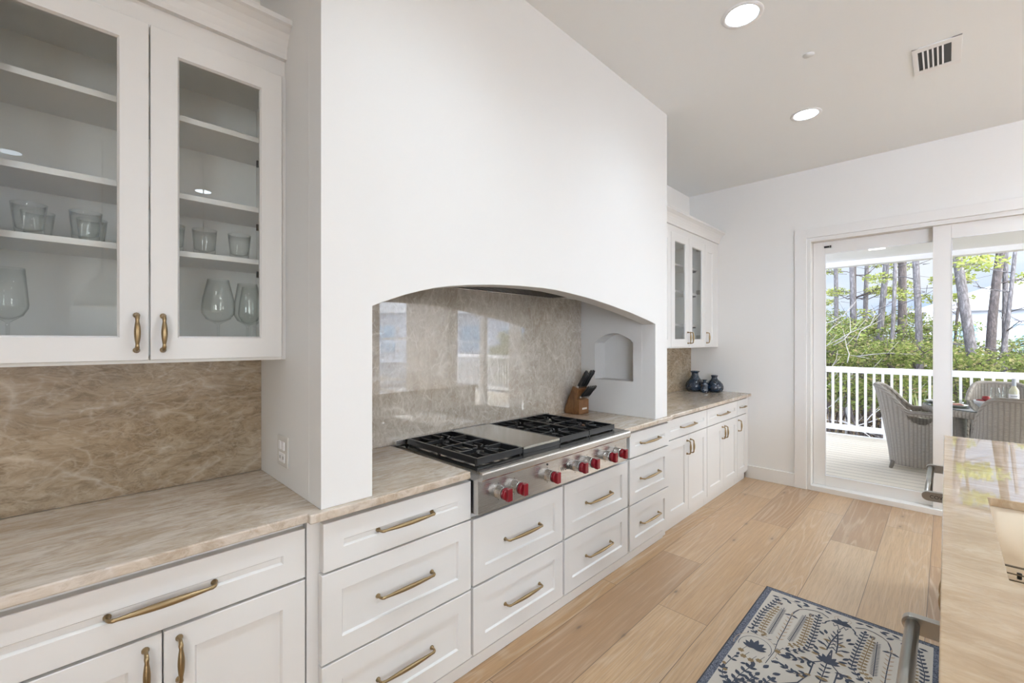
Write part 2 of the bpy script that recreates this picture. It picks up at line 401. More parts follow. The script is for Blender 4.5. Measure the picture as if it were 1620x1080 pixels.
def deck_mat():
    m, N, L, P = new_mat('weathered_deck_boards')
    v = coords(N, L)
    br = N.new('ShaderNodeTexBrick'); L.new(v, br.inputs['Vector'])
    br.inputs['Scale'].default_value = 1; br.inputs['Brick Width'].default_value = 4.2; br.inputs['Row Height'].default_value = 0.142
    br.inputs['Mortar Size'].default_value = 0.0045; br.inputs['Color1'].default_value = (0.74, 0.67, 0.57, 1); br.inputs['Color2'].default_value = (0.80, 0.735, 0.64, 1)
    br.inputs['Mortar'].default_value = (0.10, 0.08, 0.06, 1)
    g = noise(N, L, coords(N, L, (3, 70, 1)), 1, 4)
    L.new(mix(N, L, ramp(N, L, g.outputs['Fac'], [(0.3, (0.35,)*3), (0.6, (0,)*3)]), br.outputs['Color'], (0.56, 0.49, 0.40)), P.inputs['Base Color'])
    P.inputs['Roughness'].default_value = 0.65
    return m
M['deck'] = deck_mat()

def wicker_mat(name, c_lo, c_hi):
    m, N, L, P = new_mat(name)
    t = N.new('ShaderNodeTexCoord'); sp = N.new('ShaderNodeSeparateXYZ'); L.new(t.outputs['UV'], sp.inputs[0])
    # vertical ribs every 4.4 cm, strands every 9 mm, alternating over and under
    u = math_n(N, L, 'MULTIPLY', sp.outputs[0], PI / 0.032); w = math_n(N, L, 'MULTIPLY', sp.outputs[1], PI / 0.0085)
    rib = math_n(N, L, 'ABSOLUTE', math_n(N, L, 'SINE', u))
    strand = math_n(N, L, 'ABSOLUTE', math_n(N, L, 'SINE', w))
    h = math_n(N, L, 'MULTIPLY', math_n(N, L, 'POWER', rib, 0.6), math_n(N, L, 'POWER', strand, 0.5))
    n = noise(N, L, coords(N, L, (1, 1, 5)), 25, 4)
    col = mix(N, L, h, [c*0.7 for c in c_lo], c_hi)
    col = mix(N, L, ramp(N, L, n.outputs['Fac'], [(0.35, (0.6,)*3), (0.65, (0,)*3)]), col, c_lo)
    L.new(col, P.inputs['Base Color']); P.inputs['Roughness'].default_value = 0.6
    bump(N, L, P, h, 0.9, 0.008)
    return m
M['wicker'] = wicker_mat('grey_wicker', (0.326, 0.289, 0.252), (0.577, 0.529, 0.474))
M['wicker_dk'] = wicker_mat('dark_grey_wicker', (0.225, 0.199, 0.173), (0.405, 0.360, 0.319))
M['cushion'] = paint('charcoal_cushion_fabric', (0.13, 0.13, 0.135), 0.9, 200, 0.2)

def wood_mat(name, a, b, sc=(4, 60, 60)):
    m, N, L, P = new_mat(name)
    n = noise(N, L, coords(N, L, sc), 1.6, 5, 0.6, 0.6)
    L.new(ramp(N, L, n.outputs['Fac'], [(0.3, a), (0.7, b)]), P.inputs['Base Color']); P.inputs['Roughness'].default_value = 0.4
    return m
M['block'] = wood_mat('warm_brown_wood', (0.13, 0.058, 0.022), (0.27, 0.13, 0.05), (30, 60, 9))

def vase_mat():
    m, N, L, P = new_mat('dark_blue_bubbled_glass')
    v = coords(N, L)
    n = noise(N, L, v, 16, 5, 0.6, 0.4)
    col = ramp(N, L, n.outputs['Fac'], [(0.3, (0.006, 0.012, 0.024)), (0.7, (0.018, 0.038, 0.068))])
    vo = N.new('ShaderNodeTexVoronoi'); vo.inputs['Scale'].default_value = 85; L.new(v, vo.inputs['Vector'])
    n2 = noise(N, L, v, 22, 2)
    fl = math_n(N, L, 'MULTIPLY', ramp(N, L, vo.outputs['Distance'], [(0.16, (1,)*3), (0.26, (0,)*3)]), ramp(N, L, n2.outputs['Fac'], [(0.52, (0,)*3), (0.6, (1,)*3)]))
    L.new(mix(N, L, fl, col, (0.36, 0.42, 0.50)), P.inputs['Base Color'])
    P.inputs['Roughness'].default_value = 0.08; P.inputs['Coat Weight'].default_value = 0.6
    bump(N, L, P, n.outputs['Fac'], 0.25, 0.01)
    return m
M['vase'] = vase_mat()

def leaf_mat(name, stops, trans=0.35):
    m, N, L, P = new_mat(name); N.remove(P)
    out = [n for n in N if n.type == 'OUTPUT_MATERIAL'][0]
    g = N.new('ShaderNodeNewGeometry')
    c = ramp(N, L, g.outputs['Random Per Island'], stops)
    d = N.new('ShaderNodeBsdfDiffuse'); tl = N.new('ShaderNodeBsdfTranslucent'); mx = N.new('ShaderNodeMixShader'); mx.inputs[0].default_value = trans
    L.new(c, d.inputs[0]); L.new(c, tl.inputs[0]); L.new(d.outputs[0], mx.inputs[1]); L.new(tl.outputs[0], mx.inputs[2]); L.new(mx.outputs[0], out.inputs[0])
    return m
M['leaf'] = leaf_mat('scrub_oak_leaves', [(0.0, (0.065, 0.082, 0.026)), (0.4, (0.128, 0.164, 0.043)), (0.75, (0.222, 0.252, 0.076)), (1.0, (0.281, 0.222, 0.123))])
M['needle'] = leaf_mat('pine_needles', [(0.0, (0.121, 0.146, 0.038)), (0.6, (0.253, 0.273, 0.076)), (1.0, (0.354, 0.348, 0.114))])
M['dry_leaf'] = leaf_mat('dry_brown_leaves', [(0.0, (0.10, 0.065, 0.04)), (0.5, (0.19, 0.13, 0.08)), (0.8, (0.15, 0.15, 0.06)), (1.0, (0.26, 0.20, 0.14))])
M['palm'] = leaf_mat('pale_palm_blades', [(0.0, (0.120, 0.168, 0.060)), (0.6, (0.252, 0.288, 0.120)), (1.0, (0.372, 0.372, 0.216))])
def bark_mat(name, a, b, c):
    m, N, L, P = new_mat(name)
    v = coords(N, L, (1, 1, 0.27))
    vo = N.new('ShaderNodeTexVoronoi'); vo.feature = 'DISTANCE_TO_EDGE'; vo.inputs['Scale'].default_value = 20; vo.inputs['Randomness'].default_value = 1.0
    wv = noise(N, L, v, 9, 4); wa = N.new('ShaderNodeVectorMath'); wa.operation = 'MULTIPLY_ADD'; wa.inputs[1].default_value = (.16, .16, .16)
    L.new(wv.outputs['Color'], wa.inputs[0]); L.new(v, wa.inputs[2]); L.new(wa.outputs[0], vo.inputs['Vector'])
    n = noise(N, L, v, 22, 5, 0.65)
    col = ramp(N, L, n.outputs['Fac'], [(0.3, a), (0.5, b), (0.7, c)])
    L.new(mix(N, L, ramp(N, L, vo.outputs['Distance'], [(0.0, (.75,)*3), (0.10, (0.45,)*3), (0.28, (0,)*3)]), col, [q*0.55 for q in a]), P.inputs['Base Color'])
    P.inputs['Roughness'].default_value = 0.9
    bump(N, L, P, n.outputs['Fac'], 0.8, 0.03)
    return m
M['bark'] = bark_mat('grey_pine_bark', (0.049, 0.040, 0.037), (0.114, 0.100, 0.097), (0.172, 0.157, 0.154))
M['bark_dk'] = bark_mat('brown_pine_bark', (0.031, 0.022, 0.019), (0.070, 0.053, 0.047), (0.112, 0.092, 0.084))
M['twig'] = paint('bleached_dead_wood', (0.312, 0.288, 0.264), 0.8)
M['ground'] = paint('leaf_litter', (0.15, 0.105, 0.065), 0.9, 8, 0.8, 0.3)
M['roof'] = paint('pale_metal_roof', (0.367, 0.377, 0.397), 0.4)
M['house_wall'] = paint('white_house_siding', (0.440, 0.448, 0.464), 0.6)
M['blue_glass'] = paint('blue_window_glass', (0.22, 0.36, 0.46), 0.1)

# ------------------------------------------------------------------ room shell
XW, YF, ZC = -2.12, 5.063, 3.113           # kitchen wall, far wall, ceiling
XR, YB = 6.2, -2.4
DX0, DX1, DZ = -0.955, 2.535, 2.43         # sliding-door opening
structure('floor', MB().box(XW-.2, XR+.2, YB-.2, YF+.18, -0.12, 0), M['oak'])
structure('ceiling', MB().box(XW-.2, XR+.2, YB-.2, YF+.18, ZC, ZC+.2), M['ceil'])
structure('wall_left', MB().box(XW-.2, XW, YB-.2, YF+.18, 0, ZC), M['wall'])
mb = MB()
mb.box(XW, DX0, YF, YF+.18, 0, ZC); mb.box(DX0, DX1, YF, YF+.18, DZ, ZC)
mb.box(DX1, 4.0, YF, YF+.18, 0, ZC); mb.box(4.0, 5.5, YF, YF+.18, 0, .55); mb.box(4.0, 5.5, YF, YF+.18, 2.43, ZC); mb.box(5.5, XR, YF, YF+.18, 0, ZC)
structure('wall_far', mb, M['wall'])
mb = MB(); xx = XW; added_bwins = [(2.6, 5.7)]  # unseen back window, added to let in ambient light
for a, b in added_bwins:
    mb.box(xx, a, YB-.2, YB, 0, ZC); mb.box(a, b, YB-.2, YB, 0, .5); mb.box(a, b, YB-.2, YB, 2.6, ZC); xx = b
mb.box(xx, XR, YB-.2, YB, 0, ZC)
structure('wall_back', mb, M['wall'])
mb = MB(); added_wins = [(3.0, 4.7)]  # unseen side window, added so daylight reaches the room
yy = YB
for a, b in added_wins:
    mb.box(XR, XR+.2, yy, a, 0, ZC); mb.box(XR, XR+.2, a, b, 0, .5); mb.box(XR, XR+.2, a, b, 2.6, ZC); yy = b
mb.box(XR, XR+.2, yy, YF, 0, ZC)
structure('wall_right', mb, M['wall'])
def window(n, axis, a, b, z0, z1, pos):
    f = MB()
    def bx(u0, u1, w0, w1, z0, z1):
        if axis == 'x': f.box(pos+w0, pos+w1, u0, u1, z0, z1)
        else: f.box(u0, u1, pos+w0, pos+w1, z0, z1)
    t = .06
    bx(a, a+t, .03, .13, z0, z1); bx(b-t, b, .03, .13, z0, z1); bx(a+t, b-t, .03, .13, z0, z0+t); bx(a+t, b-t, .03, .13, z1-t, z1)
    bx(a+t, b-t, .05, .11, (z0+z1)/2-.02, (z0+z1)/2+.02)
    o = structure('window_%d' % n, f, M['door'])
    g = MB()
    if axis == 'x': g.box(pos+.078, pos+.082, a+t, b-t, z0+t, z1-t)
    else: g.box(a+t, b-t, pos+.078, pos+.082, z0+t, z1-t)
    g.build('window_pane', M['pane'], o)
for i, (a, b) in enumerate(added_wins): window(i+2, 'x', a, b, .5, 2.6, XR)
window(1, 'y', 4.0, 5.5, .55, 2.43, YF)
for i, (a, b) in enumerate(added_bwins): window(i+3, 'y', a, b, .5, 2.6, YB-.2)

# baseboard and door casing on the far wall
structure('baseboard_far', MB().box(-1.52, -1.067, YF-.016, YF, 0, .132), M['trim'], bevel=.003)
mb = MB()
mb.box(-1.067, -.968, YF-.02, YF, 0, 2.533); mb.box(2.548, 2.647, YF-.02, YF, 0, 2.533); mb.box(-.968, 2.548, YF-.02, YF, 2.443, 2.533)
structure('trim_1', mb, M['trim'], bevel=.003)
mb = MB()                                     # jambs, head and sill lining the opening
mb.box(DX0, DX0+.022, YF-.005, YF+.18, 0, DZ); mb.box(DX1-.022, DX1, YF-.005, YF+.18, 0, DZ)
mb.box(DX0+.022, DX1-.022, YF-.005, YF+.18, DZ-.024, DZ)
mb.box(DX0+.022, DX1-.022, YF-.006, YF+.18, 0, .046)
structure('trim_2', mb, M['door'], bevel=.002)

def slider(n, x0, x1, y0, gl, gr, zt=2.405, z0=.047, gb=.141, gt=2.293, th=.042):
    f = MB()
    f.box(x0, gl, y0, y0+th, z0, zt); f.box(gr, x1, y0, y0+th, z0, zt); f.box(gl, gr, y0, y0+th, z0, gb); f.box(gl, gr, y0, y0+th, gt, zt)
    o = structure('door_%d' % n, f, M['door'], bevel=.002)
    MB().box(gl, gr, y0+.017, y0+.023, gb, gt).build('door_pane', M['pane'], o)
    s = MB(); w = .006
    s.box(gl, gl+w, y0-.002, y0+.01, gb, gt); s.box(gr-w, gr, y0-.002, y0+.01, gb, gt); s.box(gl, gr, y0-.002, y0+.01, gb, gb+w); s.box(gl, gr, y0-.002, y0+.01, gt-w, gt)
    s.build('glazing_bead', M['white_ext'], o)
    return o
d1 = slider(1, -.931, .02, 5.150, -.833, -.07)
slider(2, -.080, .788, 5.090, .031, .668)
slider(3, .792, 1.66, 5.090, .912, 1.549)
slider(4, 1.56, 2.511, 5.150, 1.65, 2.413)
MB().box(-.84, -.80, 5.138, 5.150, 2.345, 2.362).box(-.795, -.785, 5.136, 5.150, 2.343, 2.364).build('door_latch', [M['black']], d1)

# ------------------------------------------------------------------ plaster range-hood surround
HX = -1.461; HY0, HY1 = .58, 3.095; IY0, IY1 = .762, 2.914; CT = .892
mb = MB()
arch = [(.762,1.574),(.79,1.585),(.84,1.604),(.90,1.625),(.96,1.643),(1.03,1.661),(1.10,1.674),(1.20,1.688),(1.35,1.703),(1.516,1.713),(1.702,1.7175),(1.80,1.716),(1.913,1.709),(2.03,1.700),(2.155,1.688),(2.30,1.670),(2.434,1.651),(2.56,1.633),(2.673,1.613),(2.80,1.590),(2.914,1.566)]
outl = [(HY0,CT),(IY0,CT)] + arch + [(IY1,CT),(HY1,CT),(HY1,ZC),(HY0,ZC)]
mb.prism(outl, lambda u, v, k: (HX if k else -1.565, u, v))
mb.box(XW+.0, -1.5651, HY0, IY0, CT, ZC)                      # left pier
mb.box(XW+.0, -1.5651, IY0, IY1, 1.775, ZC)                  # soffit
# right pier with an arched niche
nx0, nx1, nz0, nz1, nap, ndep = -1.968, -1.636, 1.148, 1.432, 1.506, .135
nl = [(nx0, nz0), (nx1, nz0), (nx1, nz1)]
for i in range(1, 12):
    t = i/12; nl.append((nx1 + (nx0-nx1)*t, nz1 + (nap-nz1)*math.sin(PI*t)**0.85))
nl.append((nx0, nz1))
bm = bmesh.new()
oo = [bm.verts.new((x, IY1, z)) for x, z in ((XW, CT), (-1.5651, CT), (-1.5651, ZC), (XW, ZC))]
ii = [bm.verts.new((x, IY1, z)) for x, z in nl]
ed = [bm.edges.new((oo[i], oo[(i+1) % 4])) for i in range(4)] + [bm.edges.new((ii[i], ii[(i+1) % len(ii)])) for i in range(len(ii))]
bmesh.ops.triangle_fill(bm, use_beauty=True, use_dissolve=False, edges=ed)
bm.verts.index_update()
base = len(mb.v)
for v in bm.verts: mb.vert(v.co)
for f in bm.faces: mb.face([base + v.index for v in f.verts])
bm.free()
bk = [mb.vert((x, IY1+ndep, z)) for x, z in nl]; fr = [base + 4 + i for i in range(len(nl))]
for i in range(len(nl)):
    j = (i+1) % len(nl); mb.face([fr[i], fr[j], bk[j], bk[i]])
mb.face(bk)
c0 = [base + i for i in range(4)]; c1 = [mb.vert((x, HY1, z)) for x, z in ((XW, CT), (-1.5651, CT), (-1.5651, ZC), (XW, ZC))]
for i in range(4):
    j = (i+1) % 4; mb.face([c0[i], c0[j], c1[j], c1[i]])
mb.face(c1)
hood = thing('range_hood', (-1.8, 1.838, CT), 'tall white plaster range hood surround with shallow arch and side niche', 'range hood')
mb.build('plaster_surround', M['plaster'], hood, bevel=.003)
mb = MB()
mb.box(-2.07, -1.62, 1.18, 1.215, 1.757, 1.775); mb.box(-2.07, -1.62, 2.465, 2.50, 1.757, 1.775)
mb.box(-2.07, -2.035, 1.215, 2.465, 1.757, 1.775); mb.box(-1.655, -1.62, 1.215, 2.465, 1.757, 1.775)
ins = mb.build('hood_insert', M['steel'], hood, bevel=.002)
MB().box(-2.035, -1.655, 1.215, 2.465, 1.772, 1.7749).build('baffle_filter', M['iron'], ins)
for i in range(42): MB().box(-2.03, -1.66, 1.22+i*.0296, 1.237+i*.0296, 1.760, 1.7719).build('baffle_slat', M['iron'], ins)

# ------------------------------------------------------------------ stone backsplashes
def slab(name, y0, y1, z0, z1, mat, label):
    return tag(MB().box(XW+.0005, -2.10, y0+.0005, y1-.0005, z0+.0005, z1).build(name, mat, origin=(-2.11, (y0+y1)/2, z0)), label, 'backsplash')
slab('stone_backsplash', -.24, HY0, CT, 1.376, M['stone_wall'], 'brown veined stone backsplash under the big left glass cabinet')
slab('stone_backsplash', IY0, IY1, CT, 1.775, M['stone_mid'], 'large grey beige stone backsplash behind the gas rangetop')
slab('stone_backsplash', HY1, YF, CT, 1.376, M['stone_wall'], 'narrow stone backsplash behind the blue vases')

# ------------------------------------------------------------------ countertops
def top(name, outline, z0, z1, mat, label, org):
    mb = MB(); mb.prism(outline, lambda u, v, k: (u, v, z1 if k else z0))
    return tag(mb.build(name, mat, origin=org, bevel=.004), label, 'countertop')
top('stone_countertop', [(-2.10,-.24),(-1.461,-.24),(-1.461,.537),(-1.437,.537),(-1.437,1.200),(-2.10,1.200)], .862, CT, M['stone_top'],
    'long beige stone countertop left of the rangetop', (-1.8, .4, CT))
top('stone_countertop', [(-2.10,2.456),(-1.437,2.456),(-1.437,3.138),(-1.461,3.138),(-1.461,YF-.001),(-2.10,YF-.001)], .862, CT, M['stone_top'],
    'beige stone countertop right of the rangetop carrying the blue vases', (-1.8, 3.8, CT))

# ------------------------------------------------------------------ cabinet parts
def shaker(mb, xb, d, y0, y1, z0, z1, th=.02, st=.068, rl=None, depth=.009, hole=False):
    """framed front; back plane xb, facing +x (d=1) or -x (d=-1)"""
    rl = rl or st; e = .0018; ch = .0055
    def loop(iy, iz, t): return [(xb+d*t, y0+iy, z0+iz), (xb+d*t, y1-iy, z0+iz), (xb+d*t, y1-iy, z1-iz), (xb+d*t, y0+iy, z1-iz)]
    L_ = [loop(0, 0, 0), loop(0, 0, th-e), loop(e, e, th), loop(st, rl, th), loop(st+ch, rl+ch, th-depth)]
    if hole:
        L_.append(loop(st+ch, rl+ch, 0)); L_.append(L_[0])
        mb.rings(L_, 0, False, False, False)
    else: mb.rings(L_, 0, False, True, True)
def pull(mb, a, b, d=1, proj=.030, fat=1.0):
    """cabinet pull from foot a to foot b on a face looking along +x (d=1) or -x"""
    a, b = Vector(a), Vector(b); o = Vector((d, 0, 0)); u = (b-a).normalized(); Ln = (b-a).length
    P, R = [], []
    def add(p, r): P.append(p); R.append(r)
    for t, r in ((0, .0088), (.0035, .0088), (.007, .0062), (.012, .0048), (proj*.62, .0046)): add(a + o*t, r)
    add(a + o*(proj*.86) + u*.0035, .0050); add(a + o*(proj*.97) + u*.0095, .0058); add(a + o*proj + u*.016, .0048)
    n = 9
    for i in range(n+1):
        t = i/n; add(a + o*(proj + .002*math.sin(PI*t)) + u*(.019 + (Ln-.038)*t), .0048 + .0036*fat*math.sin(PI*t))
    add(b + o*proj - u*.016, .0048); add(b + o*(proj*.97) - u*.0095, .0058); add(b + o*(proj*.86) - u*.0035, .0050)
    for t, r in ((proj*.62, .0046), (.012, .0048), (.007, .0062), (.0035, .0088), (0, .0088)): add(b + o*t, r)
    mb.sweep(P, R, 10)
def front(cab, kind, y0, y1, z0, z1, xf, pa=None, pb=None, th=.02, st=.068, d=1, proj=.030, fat=1.0):
    mb = MB(); shaker(mb, xf - d*th, d, y0, y1, z0, z1, th, st)
    o = mb.build(kind, M['cab'], cab)
    if pa:
        h = MB(); px = xf - d*(.009 if pa[2] else 0)
        pull(h, (px, pa[0], pa[1]), (px, pb[0], pb[1]), d, proj, fat); h.build(kind + '_pull', M['brass'], o)
    return o
def carcass(cab, xb, xf, y0, y1, z0, z1):
    MB().box(xb, xf, y0, y1, z0, z1).build('cabinet_body', M['cab'], cab, bevel=.0015)

XB, XFK = -1.459, -1.483                 # drawer fronts: bumped-out run / flanking runs
TB = .03                                 # front thickness
ZT = .861
G = 'white shaker base cabinets along the wall'
# left of the hood
c = thing('base_cabinet', (-1.8, .16, 0), 'white base cabinet under the left counter with one wide drawer over two doors', 'cabinet', G)
carcass(c, -2.10, XFK-TB, -.235, .543, 0, ZT-.004)
front(c, 'drawer', -.21, .563-.025, .679, .838, XFK, (.064, .757, 1), (.290, .757, 1), TB, st=.066, fat=1.25)
front(c, 'door', -.21, .171, .085, .671, XFK, (.137, .530, 0), (.137, .642, 0), TB)
front(c, 'door', .175, .563-.025, .085, .671, XFK, (.208, .530, 0), (.208, .642, 0), TB)
# hood run, left drawer bank
c = thing('base_cabinet', (-1.8, .88, 0), 'white three drawer base cabinet under the hood pier left of the rangetop', 'cabinet', G)
carcass(c, -2.10, XB-TB-.003, .546, 1.224, 0, ZT-.002)
for z0, z1, hz in ((.680, .842, .763), (.376, .673, .522), (.078, .369, .218)):
    front(c, 'drawer', .587 if z0 > .6 else .582, 1.219, z0, z1, XB, (.787, hz, 1), (1.021, hz, 1), TB)
# under the rangetop, two columns of two drawers
c = thing('base_cabinet', (-1.8, 1.89, 0), 'white four drawer base cabinet directly under the rangetop', 'cabinet', G)
carcass(c, -2.10, XB-TB-.003, 1.227, 2.545, 0, .685)
for y0, y1, ha, hb in ((1.233, 1.858, 1.433, 1.675), (1.874, 2.530, 2.082, 2.335)):
    for z0, z1, hz in ((.380, .670, .521), (.078, .371, .217)):
        front(c, 'drawer', y0, y1, z0, z1, XB, (ha, hz, 1), (hb, hz, 1), TB)
# hood run, right drawer bank
c = thing('base_cabinet', (-1.8, 2.84, 0), 'white three drawer base cabinet right of the rangetop', 'cabinet', G)
carcass(c, -2.10, XB-TB-.003, 2.548, 3.131, 0, ZT-.002)
for z0, z1, hz in ((.682, .842, .760), (.376, .673, .520), (.078, .369, .222)):
    front(c, 'drawer', 2.556, 3.122, z0, z1, XB, (2.712, hz, 1), (2.968, hz, 1), TB)
# right of the hood
for y0, y1, lab in ((3.134, 3.914, 'white base cabinet with drawer over two doors beside the hood'), (3.916, 4.692, 'white base cabinet with drawer over two doors below the blue vases')):
    c = thing('base_cabinet', (-1.8, (y0+y1)/2, 0), lab, 'cabinet', G)
    carcass(c, -2.10, XFK-TB, y0, y1, 0, ZT-.002); m_ = (y0+y1)/2
    front(c, 'drawer', y0+.004, y1-.003, .696, .848, XFK, (m_-.130, .766, 1), (m_+.140, .766, 1), TB, st=.062)
    front(c, 'door', y0+.004, m_-.002, .085, .688, XFK, (m_-.030, .540, 0), (m_-.030, .645, 0), TB)
    front(c, 'door', m_+.002, y1-.003, .085, .688, XFK, (m_+.036, .540, 0), (m_+.036, .645, 0), TB)
c = thing('base_cabinet', (-1.8, 4.87, 0), 'narrow white base cabinet with one drawer and one door in the far corner', 'cabinet', G)
carcass(c, -2.10, XFK-TB, 4.694, 5.0, 0, ZT-.002); MB().box(-1.60, XFK-.012, 5.0, 5.0625, .083, ZT-.002).build('filler_strip', M['cab'], c)
front(c, 'drawer', 4.697, 4.985, .696, .848, XFK, (4.778, .772, 1), (4.930, .772, 1), TB, st=.06)
front(c, 'door', 4.697, 4.985, .085, .688, XFK, (4.722, .545, 0), (4.722, .650, 0), TB)
# base strips
structure('baseboard_left', MB().box(-1.60, -1.517, -.235, .54, 0, .055).box(-1.60, -1.4835, .55, 3.075, 0, .052).box(-1.60, -1.517, 3.08, 4.995, 0, .055), M['cab'], bevel=.002)

# ------------------------------------------------------------------ upper cabinets with glass doors
def upper(name, y0, y1, lab, doors, shelves, grp, zb=1.378, zt=2.452, xf=-1.80):
    c = thing(name, (-1.95, (y0+y1)/2, zb), lab, 'cabinet', grp)
    mb = MB(); t = .018
    mb.box(XW, xf, y0, y0+t, zb, zt); mb.box(XW, xf, y1-t, y1, zb, zt); mb.box(XW, xf, y0+t, y1-t, zb, zb+t); mb.box(XW, xf, y0+t, y1-t, zt-t, zt)
    mb.box(XW, XW+.01, y0+t, y1-t, zb+t, zt-t)
    mb.box(xf-.018, xf, y0+t, y1-t, zt-.032, zt-t)
    mb.build('cabinet_body', M['cab_in'], c)
    for z in shelves:
        MB().box(XW+.011, -1.855, y0+t+.001, y1-t-.001, z-.019, z).build('shelf', M['cab'], c, bevel=.001)
    return c
def glass_door(c, y0, y1, z0, z1, pa, pb, xf=-1.78, st=.0685):
    mb = MB(); shaker(mb, xf-.02, 1, y0, y1, z0, z1, .02, st, .0705, .008, True)
    o = mb.build('door', M['cab'], c)
    MB().box(xf-.013, xf-.009, y0+st, y1-st, z0+.07, z1-.07).build('glass_pane', M['cab_pane'], o)
    h = MB(); pull(h, (xf, *pa), (xf, *pb)); h.build('door_pull', M['brass'], o)
GU = 'white upper cabinets with glass doors'
SH = (1.757, 1.954, 2.219)
c = upper('upper_cabinet', -.225, .580, 'large white glass door cabinet full of drinking glasses on the left', None, SH, GU)
MB().box(-1.81, -1.797, .566, .5795, 1.378, 2.452).build('filler_strip', M['cab'], c)
glass_door(c, -.21, .173, 1.388, 2.446, (.143, 1.420), (.143, 1.528))
glass_door(c, .177, .562, 1.388, 2.446, (.208, 1.420), (.208, 1.528))
for z in SH:
    MB().box(-2.06, -2.02, .554, .562, z-.027, z-.0195).box(-2.046, -2.036, .545, .562, z-.045, z-.0195).build('shelf_pin', M['black'], c)
for k in range(30):
    z = 1.47 + k*.032
    if all(abs(z - (q-.02)) > .03 for q in SH): MB().box(-2.046, -2.040, .5612, .5623, z, z+.005).build('pin_hole', M['black'], c)
SH2 = (1.612, 1.938, 2.196)
c = upper('upper_cabinet', 3.857, 4.648, 'white upper cabinet with two clear glass doors beyond the hood', None, SH2, GU)
glass_door(c, 3.859, 4.243, 1.388, 2.446, (4.214, 1.424), (4.214, 1.529), st=.075)
glass_door(c, 4.247, 4.646, 1.388, 2.446, (4.276, 1.424), (4.276, 1.529), st=.075)
for z in SH2:
    MB().box(-2.00, -1.97, 4.622, 4.629, z-.034, z-.0195).build('shelf_pin', M['black'], c)
    MB().box(-1.90, -1.87, 4.622, 4.629, z-.034, z-.0195).build('shelf_pin', M['black'], c)
for z in (1.46, 1.93, 2.38): MB().box(-1.86, -1.80, 4.612, 4.629, z, z+.045).build('hinge', M['steel_dk'], c, bevel=.002)
for k in range(20): MB().box(-1.935, -1.931, 4.6290, 4.6302, 1.47+k*.045, 1.476+k*.045).build('pin_hole', M['black'], c)
c = thing('upper_cabinet', (-1.95, 3.48, 1.378), 'white upper cabinet with solid door mostly hidden behind the hood', 'cabinet', GU)
carcass(c, XW+.001, -1.80, 3.096, 3.855, 1.378, 2.452)
front(c, 'door', 3.45, 3.853, 1.388, 2.446, -1.78, None, None, .0195, .07)
c = thing('upper_cabinet', (-1.95, 4.85, 1.378), 'narrow white upper cabinet with solid door against the far wall', 'cabinet', GU)
carcass(c, XW+.001, -1.7995, 4.650, 5.062, 1.378, 2.452)
front(c, 'door', 4.651, 4.917, 1.388, 2.446, -1.78, (4.684, 1.426, 0), (4.684, 1.531, 0), .0195, .066)
def crown(name, y0, y1):
    prof = [(-2.119, 2.453), (-1.803, 2.453), (-1.803, 2.517), (-1.783, 2.517), (-1.782, 2.535), (-1.776, 2.558), (-1.766, 2.578), (-1.752, 2.597), (-1.733, 2.612), (-1.722, 2.617), (-1.722, 2.636), (-2.119, 2.636)]
    mb = MB(); mb.prism(prof, lambda u, v, k: (u, y1 if k else y0, v)); structure(name, mb, M['cab'])
crown('trim_3', -.24, .5795); crown('trim_4', 3.0955, 5.0625)

# ------------------------------------------------------------------ glasses in the left cabinet
def tumbler(loc):
    t = thing('glass_tumbler', loc, 'x', 'glass')
    prof = [(.0, 0), (.024, 0), (.0285, .003), (.030, .016), (.033, .045), (.0385, .092), (.0372, .093), (.0315, .046), (.0275, .020), (.012, .014), (.0, .0135)]
    mb = MB(); mb.lathe(loc, prof, 32, 0, True, False, False, sq=lambda k: 2.0 if k in (5, 6) else (2.35 if k in (4, 7) else 3.2))
    mb.build('glass_body', M['tglass'], t); return t
SH3 = 1.7571
tb = tumbler((-1.905, -.086, SH3))
tb['label'] = 'clear tumbler at the front left end of the glassware shelf'; tb['group'] = 'clear tumblers on the shelf'
for x, y, l in ((-2.01, -.072, 'clear tumbler half hidden behind the leftmost front tumbler'), (-1.905, .033, 'clear tumbler standing alone near the left door stile'), (-2.01, .050, 'clear tumbler hidden behind the one near the left door stile'),
             (-1.905, .246, 'clear tumbler cut off by the right door frame'), (-1.905, .341, 'middle clear tumbler seen through the right glass door'), (-1.905, .451, 'rightmost clear tumbler near the black shelf pins')):
    dup(tb, (x, y, SH3), random.Random(int(y*1000)).uniform(0, .6), l, 'clear tumblers on the shelf')
def wineglass(loc, rm, rt, h, lab):
    t = thing('wine_glass', loc, lab, 'glass', 'stemmed wine glasses at the bottom of the cabinet')
    prof = [(0, 0), (.036, 0), (.037, .002), (.010, .005), (.0042, .012), (.0036, .05), (.0042, h*.40), (.012, h*.425), (rm*.72, h*.475), (rm*.97, h*.555), (rm, h*.60), (rm*.93, h*.74), (rt, h), (rt-.001, h), (rm*.915, h*.74), (rm*.98, h*.60), (rm*.95, h*.558), (rm*.70, h*.482), (.008, h*.437), (0, h*.434)]
    mb = MB(); mb.lathe(loc, prof, 28, 0, True, False, False); mb.build('glass_body', M['tglass'], t); return t
CB = 1.3965
wineglass((-1.905, -.127, CB), .042, .034, .262, 'stemmed wine glass at the left edge behind the left glass door')
wineglass((-1.905, .383, CB), .053, .034, .278, 'round bowled wine glass in the middle behind the right glass door')
wineglass((-1.905, .478, CB), .047, .033, .270, 'wine glass at the right front behind the right glass door')
wineglass((-2.01, .518, CB), .046, .033, .270, 'wine glass at the right back near the shelf pins')
